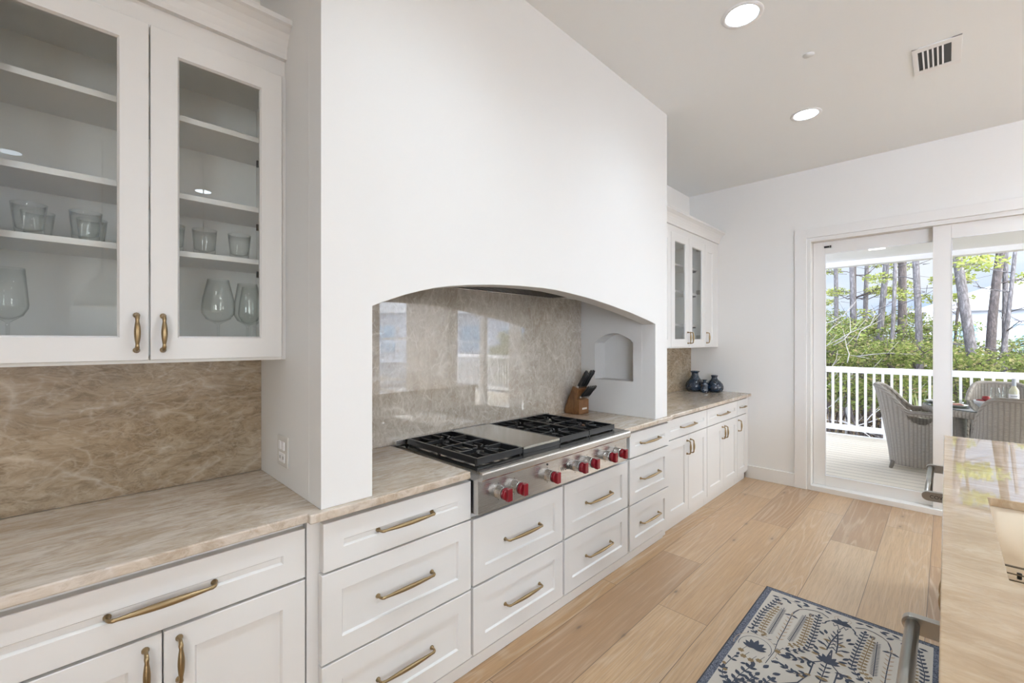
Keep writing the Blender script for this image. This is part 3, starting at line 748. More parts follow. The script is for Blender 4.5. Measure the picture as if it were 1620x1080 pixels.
# wire rack in the far cabinet
t = thing('wire_rack', (-1.93, 4.02, CB), 'small dark wire rack inside the far glass cabinet', 'rack')
mb = MB()
for z in (.02, .05, .08): mb.sweep([(-1.99, 3.92, CB+z), (-1.87, 3.92, CB+z), (-1.87, 4.12, CB+z), (-1.99, 4.12, CB+z), (-1.99, 3.92, CB+z)], .0022, 6)
for x in (-1.99, -1.87):
    for y in (3.92, 4.12): mb.sweep([(x, y, CB), (x, y, CB+.115)], .0032, 6)
mb.build('wire_frame', M['wire'], t)

# ------------------------------------------------------------------ wall outlet on the side of the hood
t = thing('wall_outlet', (-1.818, HY0, .965), 'white switch and outlet plate on the left side of the hood', 'outlet')
MB().box(-1.876, -1.760, HY0-.006, HY0, .966, 1.083).build('cover_plate', M['white_pl'], t, bevel=.003)
for x in (-1.848, -1.810): MB().box(x, x+.022, HY0-.010, HY0-.0061, 1.030, 1.062).build('switch', M['white_ext'], t, bevel=.001)
o = MB().box(-1.848, -1.788, HY0-.009, HY0-.0061, .983, 1.018).build('socket', M['white_ext'], t, bevel=.001)
for x in (-1.838, -1.830, -1.804, -1.796): MB().box(x, x+.002, HY0-.0096, HY0-.0091, .995, 1.007).build('socket_slot', M['ink'], o)

# ------------------------------------------------------------------ gas rangetop
RY0, RY1, RX = 1.226, 2.450, -1.420
t = thing('gas_rangetop', (-1.75, 1.838, .70), 'stainless gas rangetop with black grates, griddle and red knobs', 'rangetop')
mb = MB(); mb.box(-2.095, RX, RY0, RY1, .701, .884); mb.build('front_panel', M['steel'], t, bevel=.0015)
mb = MB(); mb.box(-2.095, -1.43, RY0, RY1, .8842, .890); mb.build('burner_deck', M['steel_top'], t)
prof = [(-1.435, .890), (-1.402, .890), (-1.395, .886), (-1.3925, .880), (-1.3925, .857), (-1.395, .851), (-1.402, .848), (-1.4195, .848), (-1.4195, .884), (-1.435, .884)]
mb = MB(); mb.prism(prof, lambda u, v, k: (u, RY1 if k else RY0, v)); mb.build('bullnose_ledge', M['steel'], t)
mb = MB(); mb.box(-2.099, -2.062, RY0-.016, RY1+.016, .8935, .921); rs = mb.build('back_riser', M['steel'], t, bevel=.001)
for i in range(18): MB().box(-2.085, -2.069, 1.575+i*.0157, 1.583+i*.0157, .9212, .9216).build('vent_slot', M['iron'], rs)
GX0, GX1, GZ = -2.050, -1.479, .925
def grate(y0, y1):
    mb = MB(); w = .013; zt, zb = GZ, GZ-.020
    mb.box(GX1-w, GX1, y0, y1, zb-.0095, zt); mb.box(GX0, GX0+w, y0, y1, zb-.008, zt)
    mb.box(GX0+w, GX1-w, y0, y0+w, zb-.0085, zt); mb.box(GX0+w, GX1-w, y1-w, y1, zb-.0085, zt)
    xm = (GX0+GX1)/2; ym = (y0+y1)/2
    for x in (GX0+.006, GX1-.020, xm-.02):
        for y in (y0+.002, y1-.016): mb.box(x, x+.014, y, y+.014, .8901, zb-.002)
    for s_, cx in ((-1, (GX0+xm)/2+.004), (1, (GX1+xm)/2-.004)):
        c = Vector((cx, ym, 0)); hx = (GX1-GX0)/4; hy = (y1-y0)/2
        for a, far in (((1,0), hx), ((-1,0), hx), ((0,1), hy-w), ((0,-1), hy-w)):
            u = Vector((a[0], a[1], 0)); n = Vector((-a[1], a[0], 0)); up = Vector((0,0,1))
            r0 = .030; ln = far - r0
            p0 = c + u*r0; p1 = c + u*far
            mb.obox((p0+p1)/2 + up*(GZ-.0085), (u, n, up), (ln/2, .0048, .0085))
            mb.obox(p0 + u*.008 + up*(GZ-.002), (u, n, up), (.012, .0062, .006))
        for sx in (-1, 1):
            for sy in (-1, 1):
                a = c + Vector((sx*hx*.98, sy*hy*.46, 0)); b = c + Vector((sx*hx*.42, sy*hy*.46, 0)); d_ = c + Vector((sx*.030, sy*.030, 0))
                for p, q in ((a, b), (b, d_)):
                    u = (q-p).normalized(); n = Vector((-u.y, u.x, 0))
                    mb.obox((p+q)/2 + Vector((0,0,GZ-.011)), (u, n, Vector((0,0,1))), ((q-p).length/2+.002, .0036, .006))
    mb.box(xm-.005, xm+.005, y0+w, y1-w, GZ-.017, GZ)
    mb.build('grate', M['iron'], t, bevel=.0015, seg=1)
    mb = MB()
    for cx in ((GX0+xm)/2+.004, (GX1+xm)/2-.004):
        mb2 = MB()
        mb2.lathe((cx, ym, .8902), [(.052, 0), (.052, .004), (.034, .006), (.032, .014), (.024, .0165), (.0, .017)], 24)
        mb2.build('burner', M['iron'], t)
for a, b in ((1.271, 1.566), (1.860, 2.129), (2.134, 2.405)): grate(a, b)
mb = MB(); mb.box(GX0+.012, GX1, 1.570, 1.856, .8902, .912); gd = mb.build('griddle_base', M['iron'], t, bevel=.001)
mb = MB(); mb.box(GX0+.012, GX1+.003, 1.571, 1.855, .9121, .926); mb.build('griddle_cover', M['steel_top'], t, bevel=.003)
def knob(y, z, ang):
    c = (RX, y, z)
    mb = MB(); mb.lathe(c, [(.0, 0), (.0295, .0), (.0295, .004), (.0275, .006), (.0265, .034), (.0255, .038), (.0, .038)], 32, 0, True, axis='x')
    b = mb.build('knob_bezel', M['steel'], t)
    mb = MB(); mb.lathe(c, [(.0, .0385), (.0272, .0385), (.0272, .042), (.0, .042)], 32, 0, True, axis='x'); mb.build('knob_ring', M['black'], b)
    mb = MB(); mb.lathe(c, [(.0, .0422), (.0262, .0422), (.0275, .045), (.0270, .056), (.0250, .062), (.0, .064)], 32, 0, True, axis='x')
    ca, sa = math.cos(ang), math.sin(ang)
    mb.obox((RX+.068, y, z), (Vector((1,0,0)), Vector((0, ca, sa)), Vector((0, -sa, ca))), (.010, .0135, .0270))
    mb.build('knob_grip', M['red'], b, bevel=.003, seg=3)
    for zz in (.036, -.036): MB().box(RX, RX+.0006, y-.002, y+.002, z+zz-.002, z+zz+.002).build('knob_mark', M['ink'], t)
for y in (1.345, 1.446, 1.683, 1.915, 2.025, 2.208, 2.320): knob(y, .777, 0.0)
R_x = Matrix(((0,0,1,0),(1,0,0,0),(0,1,0,0),(0,0,0,1)))        # text facing +x, reading along +y
MB().box(RX, RX+.0008, 1.775, 1.882, .760, .805).build('logo_plate', M['steel_top'], t)
text_mesh('logo_lettering', 'WOLF', .030, Matrix.Translation((RX+.0012, 1.829, .781)) @ R_x, M['ink'], t)
MB().lathe((RX, 1.683, .829), [(0, 0), (.005, 0), (.005, .003), (0, .003)], 16, axis='x').build('indicator_light', M['ink'], t)

# ------------------------------------------------------------------ knife block
t = thing('knife_block', (-2.0, 2.745, CT), 'slanted brown wooden knife block full of black handled knives', 'knife block')
mb = MB(); KY0, KY1 = 2.684, 2.806
mb.prism([(-2.094, CT+.006), (-2.090, CT+.001), (-1.953, CT+.001), (-1.953, 1.002), (-1.978, 1.009), (-1.953, 1.085), (-2.013, 1.104), (-2.097, .915)], lambda u, v, k: (u, KY1 if k else KY0, v))
mb.build('wooden_block', M['block'], t, bevel=.002)
MB().box(-1.953, -1.9522, 2.722, 2.782, .927, .941).build('name_plate', M['white_pl'], t)
def knife(x, y, z, ln, w, tilt, nm='knife'):
    u = Vector((math.sin(tilt), 0, math.cos(tilt))); n = Vector((math.cos(tilt), 0, -math.sin(tilt))); s_ = Vector((0,1,0))
    b = Vector((x, y, z))
    mb = MB(); mb.obox(b + u*.004, (n, s_, u), (w*.42, w*.36, .008)); o = mb.build('knife_bolster', M['steel'], t, bevel=.001)
    mb = MB(); R = []
    for q, k in ((.012, .85), (.03, 1.0), (ln*.55, .86), (ln*.85, 1.08), (ln, .75)):
        c = b + u*q; R.append([c + n*(w*.5*k*math.cos(a)) + s_*(w*.36*k*math.sin(a)) for a in [2*PI*i/10 for i in range(10)]])
    mb.rings(R); mb.build('knife_handle', M['black'], o)
    mb = MB()
    c = b + u*(ln+.0012); mb.obox(c, (n, s_, u), (w*.2, w*.2, .0011)); mb.build('handle_rivet', M['steel'], o)
for i in range(5): knife(-1.950, 2.700+i*.0225, 1.022, .116, .021, .72)
for i, y in enumerate((2.700, 2.732, 2.762, 2.790)): knife(-1.975, y, 1.098, .150 if i != 1 else .132, .029, .58)

# ------------------------------------------------------------------ blue vases
def vase(x, y, prof, lab):
    mb = MB(); mb.lathe((x, y, CT), prof, 36, 0, True, True, False)
    tag(mb.build('glass_vase', M['vase'], origin=(x, y, CT)), lab, 'vase', 'dark blue glass vases')
def S(pr, s, sz): return [(r*s, z*sz) for r, z in pr]
fat = [(0, 0), (.062, 0), (.086, .012), (.100, .042), (.101, .066), (.092, .092), (.072, .120), (.050, .146), (.038, .172), (.036, .192), (.040, .203), (.052, .211), (.053, .217), (.046, .217), (.034, .203), (.030, .18)]
vase(-1.975, 4.865, S(fat, .98, 1.02), 'largest dark blue glass vase, wide bellied, at the back corner of the counter')
vase(-1.790, 4.930, [(0, 0), (.056, 0), (.080, .012), (.0925, .040), (.092, .062), (.082, .090), (.060, .116), (.038, .134), (.029, .150), (.028, .158), (.034, .172), (.036, .182), (.031, .182), (.024, .165), (.022, .15)], 'round dark blue vase with narrow neck nearest the far wall')
vase(-1.853, 4.815, [(0, 0), (.040, 0), (.044, .003), (.044, .040), (.041, .044), (.039, .048), (.040, .088), (.036, .100), (.020, .108), (.0165, .114), (.0165, .126), (.030, .131), (.030, .136), (.024, .136), (.012, .126), (.012, .11)], 'small bottle shaped dark blue vase in front of the two round ones')

# ------------------------------------------------------------------ island
IX0, IX1, IYN, IYF = -.009, 1.28, .50, 3.628
SX0, SX1, SY0, SY1 = .104, .56, 1.52, 2.305
mb = MB()
bm = bmesh.new()
def ring2(pts, z): return [bm.verts.new((x, y, z)) for x, y in pts]
outp = [(IX0, IYN), (IX1, IYN), (IX1, IYF), (IX0, IYF)]
inp = []
for cx, cy, a0 in ((SX1-.03, SY0+.03, -90), (SX1-.03, SY1-.012, 0), (SX0+.012, SY1-.012, 90), (SX0+.03, SY0+.03, 180)):
    r = .03 if cy < 2 else .012
    for k in range(6):
        a = math.radians(a0 + 90*k/5); inp.append((cx + r*math.cos(a), cy + r*math.sin(a)))
for z in (.862, CT):
    o_ = ring2(outp, z); i_ = ring2(inp, z)
    bmesh.ops.triangle_fill(bm, use_beauty=True, use_dissolve=False, edges=[bm.edges.new((o_[i], o_[(i+1) % 4])) for i in range(4)] + [bm.edges.new((i_[i], i_[(i+1) % len(i_)])) for i in range(len(i_))])
    if z == .862: ob, ib = o_, i_
for A, B in ((ob, o_), (ib, i_)):
    for i in range(len(A)): bm.faces.new((A[i], A[(i+1) % len(A)], B[(i+1) % len(A)], B[i]))
bmesh.ops.recalc_face_normals(bm, faces=bm.faces[:])
bm.verts.index_update()
for v in bm.verts: mb.vert(v.co)
for f in bm.faces: mb.face([v.index for v in f.verts])
bm.free()
M['stone_island'] = stone('polished_golden_quartzite', (0.338, 0.227, 0.129), (0.440, 0.313, 0.189), (0.532, 0.415, 0.285), (0.609, 0.509, 0.373),
                          rot=(0, 0, math.radians(70)), stretch=(1.0, 3.0, 1.5), vein_amt=0.30, dark=(0.33, 0.22, 0.125), fine=12, rough=0.025, crackle=0.1, ior=1.7)
tag(mb.build('stone_countertop', M['stone_island'], origin=(.6, 2.0, CT), bevel=.0025), 'polished beige stone island countertop with a sink cut into it', 'countertop')
t = thing('kitchen_sink', ((SX0+SX1)/2, (SY0+SY1)/2, .64), 'cream undermount sink in the island countertop', 'sink')
mb = MB(); zt_, zb_ = .8605, .64
def rr(x0, x1, y0, y1, r, z):
    P = []
    for cx, cy, a0 in ((x1-r, y0+r, -90), (x1-r, y1-r, 0), (x0+r, y1-r, 90), (x0+r, y0+r, 180)):
        for k in range(6): a = math.radians(a0+90*k/5); P.append((cx+r*math.cos(a), cy+r*math.sin(a), z))
    return P
e = .006
mb.rings([rr(SX0-.025, SX1+.025, SY0-.025, SY1+.025, .04, zt_), rr(SX0-e, SX1+e, SY0-e, SY1+e, .03, zt_), rr(SX0-e+.004, SX1+e-.004, SY0-e+.004, SY1+e-.004, .03, .70), rr(SX0+.02, SX1-.02, SY0+.02, SY1-.02, .05, zb_+.015), rr(SX0+.05, SX1-.05, SY0+.05, SY1-.05, .06, zb_+.012),], 0, True, False, True)
mb.rings([rr(SX0-.025, SX1+.025, SY0-.025, SY1+.025, .04, zt_), rr(SX0-.022, SX1+.022, SY0-.022, SY1+.022, .04, zb_-.005)], 0, True, False, True)
mb.build('sink_basin', M['sink'], t, recalc=False)
t = thing('sink_grid', ((SX0+SX1)/2, (SY0+SY1)/2, .655), 'dark wire grid lying in the bottom of the sink', 'sink grid')
mb = MB(); gz = .6755
mb.sweep([(SX0+.03, SY0+.03, gz), (SX1-.03, SY0+.03, gz), (SX1-.03, SY1-.03, gz), (SX0+.03, SY1-.03, gz), (SX0+.03, SY0+.03, gz)], .0035, 6)
for i in range(1, 12): y = SY0+.03+(SY1-SY0-.06)*i/12; mb.sweep([(SX0+.03, y, gz-.004), (SX1-.03, y, gz-.004)], .0024, 6)
for i in range(1, 4): x = SX0+.03+(SX1-SX0-.06)*i/4; mb.sweep([(x, SY0+.03, gz), (x, SY1-.03, gz)], .003, 6)
mb.build('wire_frame', M['wire'], t)
for x in (SX0+.07, SX1-.07):
    for y in (SY0+.07, SY1-.07): MB().lathe((x, y, .6522), [(0, 0), (.006, 0), (.006, .0195), (0, .0195)], 10).build('rubber_foot', M['black'], t)
t = thing('island_cabinet', (.65, 2.0, 0), 'white island cabinet under the sink countertop with a pair of doors', 'cabinet')
mb = MB()
mb.box(.045, 1.24, 1.397, 2.505, .10, .625); mb.box(.62, 1.24, .55, 1.395, .10, .8615); mb.box(.62, 1.24, 2.508, 3.12, .10, .8615); mb.box(.045, 1.24, 3.122, 3.60, .10, .8615)
mb.box(.62, 1.24, 1.397, 2.505, .63, .8615); mb.box(.045, .075, 1.397, 2.505, .625, .8615)
mb.box(.10, 1.20, .56, 3.58, 0, .0995)
mb.build('cabinet_body', M['cab'], t)
front(t, 'door', 1.40, 1.949, .11, .852, .022, (1.905, .585, 0), (1.905, .690, 0), .022, .07, -1)
front(t, 'door', 1.952, 2.50, .11, .852, .022, (1.995, .585, 0), (1.995, .690, 0), .022, .07, -1)
front(t, 'door', 3.125, 3.60, .11, .852, .022, None, None, .022, .07, -1)
def dishwasher(y0, y1, lab, letters):
    t = thing('dishwasher', (.3, (y0+y1)/2, 0), lab, 'dishwasher', 'panelled dishwashers in the island')
    MB().box(.045, .61, y0+.004, y1-.004, .105, .858).build('dishwasher_body', M['steel'], t)
    mb = MB(); shaker(mb, .0445, -1, y0+.003, y1-.003, .11, .852, .0225, .07); mb.build('door_panel', M['cab'], t)
    hz, hx = .800, -.055; ya, yb = y0+.027, y1-.027
    h = MB(); h.sweep([(hx, ya+.010, hz), (hx, yb-.010, hz)], .0128, 20); hd = h.build('door_handle', M['steel_dk'], t)
    for yc in (ya, yb):
        pr = [(.0335, hz-.019), (.0335, hz+.019), (hx, hz+.019)] + [(hx-.019*math.sin(a), hz+.019*math.cos(a)) for a in [PI*k/10 for k in range(1, 10)]] + [(hx, hz-.019)]
        if yc == ya: pr = pr
        m2 = MB(); m2.prism(pr, lambda u, v, k: (u, yc + (.010 if k else -.010), v))
        m2.build('handle_bracket', M['steel_dk'], hd, bevel=.001)
    if letters:
        Rm = Matrix(((1,0,0,0),(0,0,-1,0),(0,1,0,0),(0,0,0,1)))
        text_mesh('handle_lettering', 'COVE', .0185, Matrix.Translation((-.025, ya-.0112, hz-.001)) @ Rm, M['ink'], hd)
    return t
dishwasher(2.508, 3.115, 'dishwasher at the far end of the island with lettered steel handle', True)
dishwasher(.775, 1.393, 'dishwasher at the near end of the island with long grey steel handle over the rug', False)

# ------------------------------------------------------------------ botanical rug
RX0, RX1, RYA, RYB_ = -.750, -.008, .70, 2.886
M['rug_cream'] = paint('cream_rug_pile', (0.55, 0.50, 0.435), 0.95, 350, 0.5, 0.06)
def rug_border():
    m, N, L, P = new_mat('navy_flecked_border'); n = noise(N, L, coords(N, L), 220, 3)
    L.new(ramp(N, L, n.outputs['Fac'], [(0.4, (0.045, 0.052, 0.075)), (0.62, (0.20, 0.21, 0.25))]), P.inputs['Base Color']); P.inputs['Roughness'].default_value = 0.95; return m
M['rug_navy'] = rug_border()
M['rug_blue'] = paint('navy_rug_yarn', (0.052, 0.060, 0.084), 0.95)
M['rug_gold'] = paint('gold_brown_rug_yarn', (0.24, 0.165, 0.085), 0.95)
M['rug_tan'] = paint('tan_rug_yarn', (0.40, 0.30, 0.215), 0.95)
M['rug_edge'] = paint('dark_rug_binding', (0.05, 0.05, 0.058), 0.95)
rg = MB(); RT = .0068
rg.box(RX0, RX1, RYA, RYB_, .0002, .006, 0)
def flat(x0, x1, y0, y1, mi, z): rg.poly([(x0, y0, z), (x1, y0, z), (x1, y1, z), (x0, y1, z)], mi)
bw, bt = .034, .030
for x0, x1, y0, y1 in ((RX0, RX0+bw, RYA, RYB_), (RX1-bw, RX1, RYA, RYB_), (RX0+bw, RX1-bw, RYA, RYA+bt), (RX0+bw, RX1-bw, RYB_-bt, RYB_)): flat(x0, x1, y0, y1, 1, .0063)
for x0, x1, y0, y1 in ((RX0, RX0+.006, RYA, RYB_), (RX1-.006, RX1, RYA, RYB_), (RX0, RX1, RYB_-.006, RYB_), (RX0, RX1, RYA, RYA+.006)): flat(x0, x1, y0, y1, 5, .0066)
XC = -.379; zc = [0]
def rleaf(x, y, ang, ln, w, mi):
    zc[0] = (zc[0] + 1) % 97; z = RT + zc[0]*.0000014; w *= .86
    for kk, (fx, fy) in enumerate(((1, 1), (-1, 1), (1, -1), (-1, -1))):
        pts = []
        for t, k in ((0, .0), (.28, .85), (.55, 1.0), (.8, .6), (1, 0), (.8, -.6), (.55, -1.0), (.28, -.85)):
            a = x + ln*t*math.cos(ang) - w*k*math.sin(ang); b = y + ln*t*math.sin(ang) + w*k*math.cos(ang)
            px = a if fx > 0 else 2*XC - a; py = b if fy > 0 else (RYA+RYB_) - b
            pts.append((px, py, z + kk*.00014))
        rg.poly(pts, mi)
def rline(P, w, mi):
    for (x0, y0), (x1, y1) in zip(P[:-1], P[1:]):
        l = math.hypot(x1-x0, y1-y0); ang = math.atan2(y1-y0, x1-x0)
        zc[0] = (zc[0] + 1) % 97; z = RT - .0003 + zc[0]*.0000014
        for kk, (fx, fy) in enumerate(((1, 1), (-1, 1), (1, -1), (-1, -1))):
            pts = []
            for t, k in ((-.1*w/l if l else 0, -1), (1, -1), (1, 1), (0, 1)):
                a = x0 + l*t*math.cos(ang) - w/2*k*math.sin(ang); b = y0 + l*t*math.sin(ang) + w/2*k*math.cos(ang)
                pts.append((a if fx > 0 else 2*XC-a, b if fy > 0 else (RYA+RYB_)-b, z + kk*.00004))
            rg.poly(pts, mi)
def along(P, step):
    out = []
    d = 0; nxt = step/2
    for (x0, y0), (x1, y1) in zip(P[:-1], P[1:]):
        l = math.hypot(x1-x0, y1-y0)
        while nxt <= d + l:
            t = (nxt-d)/l; out.append((x0+(x1-x0)*t, y0+(y1-y0)*t, math.atan2(y1-y0, x1-x0))); nxt += step
        d += l
    return out
def frond(P, step, ln, w, mi, spread=.8, stem=.0035, smi=None):
    rline(P, stem, mi if smi is None else smi)
    for x, y, a in along(P, step):
        rleaf(x, y, a+spread, ln, w, mi); rleaf(x, y, a-spread, ln, w, mi)
    rleaf(*P[-1], math.atan2(P[-1][1]-P[-2][1], P[-1][0]-P[-2][0]), ln*1.1, w, mi)
frond([(-.658,2.372),(-.690,2.405),(-.692,2.60),(-.668,2.764)], .030, .026, .0075, 2, .7)
frond([(-.621,2.393),(-.651,2.405),(-.657,2.461),(-.658,2.58),(-.648,2.688)], .026, .019, .008, 3, 1.25)
frond([(-.62,2.419),(-.621,2.696)], .0125, .020, .0022, 2, .85)
frond([(-.574,2.39),(-.574,2.508),(-.577,2.67)], .036, .026, .0045, 4, .75, .004, 2)
frond([(-.535,2.429),(-.525,2.702)], .0125, .020, .0024, 2, .85)
frond([(-.534,2.391),(-.506,2.418),(-.491,2.457),(-.498,2.618),(-.505,2.722)], .026, .019, .008, 3, 1.25)
frond([(-.548,2.349),(-.493,2.375),(-.46,2.433),(-.462,2.568),(-.473,2.754)], .030, .026, .0075, 2, .7)
vine = [(-.577,2.67),(-.573,2.71),(-.560,2.755),(-.536,2.782),(-.50,2.800),(-.468,2.803),(-.434,2.778)]
rline(vine, .006, 2); rline([(x-.006, y-.008) for x, y in vine], .0022, 4)
rleaf(-.577, 2.67, -.4, .034, .008, 2); rleaf(-.577, 2.67, 3.6, .034, .008, 2)
rline([(-.66,2.805),(-.60,2.815),(-.545,2.80)], .0028, 2)
for x, y, a in ((-.70,2.800,.1), (-.655,2.815,-.2), (-.628,2.806,-.8), (-.60,2.822,.5), (-.58,2.80,-.6), (-.555,2.81,.5), (-.50,2.835,.2), (-.462,2.838,-.3), (-.53,2.825,2.6)): rleaf(x, y, a, .036, .0095, 2)
for (x, y), m_ in (((-.647,2.745), 2), ((-.503,2.745), 2)):
    for k in range(8): rleaf(x, y, k*PI/4, .015, .006, 2 if k % 2 else 4)
def palmette(x, y, s, mi):
    for k in range(-3, 4): rleaf(x, y-.02*s, PI/2 + k*.42, (.075-.008*abs(k))*s, .0125*s, mi)
palmette(-.642, 2.275, 1.05, 2)
for k, r in ((0, .075), (1, .098)):
    rline([(-.642 + r*math.cos(a)*.9, 2.275 + r*math.sin(a)*1.05) for a in [math.radians(200 - 220*i/14) for i in range(15)]], .0026, 2 if k == 0 else 4)
for i in range(13):
    a = math.radians(205 - 230*i/12); rleaf(-.642 + .098*math.cos(a)*.9, 2.275 + .098*math.sin(a)*1.05, a-.6, .020, .003, 2)
for x, y in ((-.681,2.205),(-.660,2.170),(-.628,2.165),(-.600,2.186),(-.556,2.312)):
    rline([(x, y), (x+.012, y+.045)], .0022, 2)
    for k in range(6): rleaf(x, y, k*PI/3, .015, .007, 3)
rline([(-.700,2.05),(-.694,2.11),(-.684,2.157)], .003, 2)
for x, y, a in ((-.694,2.11,.3),(-.694,2.11,2.4),(-.69,2.135,.9),(-.684,2.157,1.5),(-.656,2.113,.6)): rleaf(x, y, a, .026, .008, 2)
rleaf(-.703,2.055,2.0,.022,.010,3); rleaf(-.70,2.02,.5,.022,.010,3)
frond([(-.648,1.90),(-.643,1.967),(-.634,2.04),(-.616,2.115)], .038, .034, .010, 2, .8)
frond([(-.643,1.967),(-.60,2.02),(-.585,2.08)], .030, .030, .010, 2, .8)
frond([(-.64,1.94),(-.69,1.99),(-.70,2.03)], .030, .026, .009, 2, .8)
frond([(-.60,2.02),(-.55,2.05),(-.53,2.10)], .030, .028, .009, 2, .8)
rline([(-.574,2.39),(-.567,2.30),(-.575,2.19)], .003, 2)
for x, y, a in ((-.608,2.132,1.9),(-.574,2.152,1.2),(-.535,2.138,.8),(-.545,2.30,-.1),(-.53,2.33,.1),(-.56,2.22,.6)): rleaf(x, y, a, .038, .011, 2)
# middle tree
frond([(-.361,2.485),(-.365,2.56),(-.3795,2.660)], .034, .040, .0035, 2, .62, .006)
for x, y, mi in ((-.408,2.566,3),(-.412,2.484,3),(-.458,2.347,3),(-.462,2.273,3),(-.388,2.258,3),(-.43,2.42,3)): rleaf(x-.016, y, .1, .034, .011, mi)
for x, y, a in ((-.418,2.62,1.9),(-.425,2.60,2.3),(-.412,2.428,2.7),(-.425,2.455,2.2),(-.41,2.52,2.6)): rleaf(x, y, a, .038, .009, 2)
rline([(-.3795,2.50),(-.39,2.394),(-.423,2.352),(-.422,2.25),(-.446,2.162),(-.50,2.10)], .0055, 2)
frond([(-.423,2.352),(-.47,2.32),(-.51,2.31)], .026, .030, .008, 2, .7)
frond([(-.422,2.25),(-.47,2.21),(-.505,2.225)], .026, .030, .008, 2, .7)
frond([(-.446,2.162),(-.42,2.10),(-.425,2.03)], .028, .030, .008, 2, .7)
palmette(-.379, 2.405, .95, 2); frond([(-.379,2.395),(-.379,2.21)], .034, .028, .006, 2, 2.2, .004)
for x, y, a in ((-.345,2.34,.3),(-.335,2.30,.9),(-.345,2.25,-.4),(-.33,2.21,.2)): rleaf(x, y, a, .03, .008, 2 if y > 2.26 else 3)
frond([(-.379,2.20),(-.379,2.05)], .03, .03, .008, 2, .8)
# the plain middle of the runner
frond([(-.70,1.80),(-.66,1.84),(-.62,1.86),(-.56,1.85)], .032, .030, .009, 2, .8)
frond([(-.50,1.82),(-.52,1.90),(-.50,1.98),(-.46,2.02)], .032, .030, .009, 2, .8)
frond([(-.3795,1.82),(-.3795,2.00)], .026, .026, .008, 3, 1.2, .004, 2)
palmette(-.44, 1.88, .8, 2)
for x, y, a, mi in ((-.60,1.80,.4,3),(-.68,1.88,2.0,2),(-.56,1.95,.9,3),(-.47,1.80,2.4,3),(-.41,1.97,.5,2),(-.59,1.90,2.6,2),(-.54,1.80,1.2,2)): rleaf(x, y, a, .030, .009, mi)
# long legged birds facing outward
rline([(-.425,2.757),(-.438,2.735),(-.440,2.715),(-.452,2.705)], .007, 2)
rleaf(-.425,2.757,.55,.07,.017,2); rleaf(-.39,2.765,.9,.055,.010,2); rleaf(-.41,2.755,.2,.05,.011,2)
rline([(-.405,2.775),(-.415,2.815),(-.40,2.835)], .0025, 4); rline([(-.395,2.78),(-.402,2.82),(-.388,2.835)], .0025, 4)
rline([(-.41,2.745),(-.402,2.72),(-.392,2.745),(-.3795,2.70)], .0035, 2)
tag(rg.build('floor_rug', [M['rug_cream'], M['rug_navy'], M['rug_blue'], M['rug_gold'], M['rug_tan'], M['rug_edge']], origin=(XC, 1.8, 0), recalc=False),
    'cream botanical runner rug with navy border on the oak floor', 'rug')

# ------------------------------------------------------------------ ceiling fittings
def can(x, y, lab, grp='recessed ceiling lights in the picture'):
    t = thing('recessed_downlight', (x, y, ZC), lab, 'ceiling light', grp)
    mb = MB(); mb.lathe((x, y, ZC), [(.098, 0), (.097, -.004), (.080, -.006), (.074, -.002), (.074, 0)], 40, 0, True, False, False); mb.build('trim_ring', M['white_ext'], t)
    mb = MB(); mb.lathe((x, y, ZC), [(.0735, -.0035), (.0, -.0035)], 32, 0, False, False, False); mb.build('light_lens', M['lens'] if x < 0 or (x < 2.29 and y < 0) else M['lens_room'], t, recalc=False)
can(-.741, 2.418, 'recessed ceiling light nearest the camera at the top of the picture')
can(-.733, 3.810, 'recessed ceiling light farther back, towards the sliding door')
for x, y in ((-.74, 1.02), (-.74, -.38), (2.28, -.38), (2.3, 1.04), (2.3, 2.42), (2.3, 3.8), (4.6, 1.0), (4.6, 3.4), (4.6, -1.2), (1.2, 4.4)):
    can(x, y, 'recessed ceiling light in the part of the room behind the camera', 'recessed ceiling lights outside the picture')
t = thing('ceiling_vent', (-.04, 3.56, ZC), 'white rectangular air vent with dark louvres in the ceiling', 'vent')
vx0, vx1, vy0, vy1 = -.142, .063, 3.400, 3.735
mb = MB(); fx, fy = .035, .075
mb.box(vx0, vx1, vy0, vy0+.045, ZC-.006, ZC); mb.box(vx0, vx1, vy1-.05, vy1, ZC-.006, ZC); mb.box(vx0, vx0+.024, vy0, vy1, ZC-.0055, ZC); mb.box(vx1-.042, vx1, vy0, vy1, ZC-.0055, ZC)
mb.build('vent_frame', M['white_ext'], t, bevel=.001)
for i in range(5):
    mb = MB(); x = vx0+.046+i*.0205; mb.obox((x, (vy0+vy1)/2, ZC-.0045), (Vector((.75,0,.66)), Vector((0,1,0)), Vector((-.66,0,.75))), (.0045, (vy1-vy0)/2-.045, .0008)); mb.build('louvre', M['white_ext'], t)
mb = MB(); mb.box(vx0+.02, vx1-.038, vy0+.04, vy1-.045, ZC-.0012, ZC-.0004); mb.build('vent_backing', paint('dark_duct', (0.05, 0.055, 0.06), 0.6), t)
mb = MB(); mb.lathe((-.57, 3.027, ZC), [(.030, 0), (.030, -.002), (0, -.0025)], 24); tag(mb.build('ceiling_cover', M['ceil'], origin=(-.57, 3.027, ZC)), 'faint small round cover on the ceiling between the two lights', 'cover')
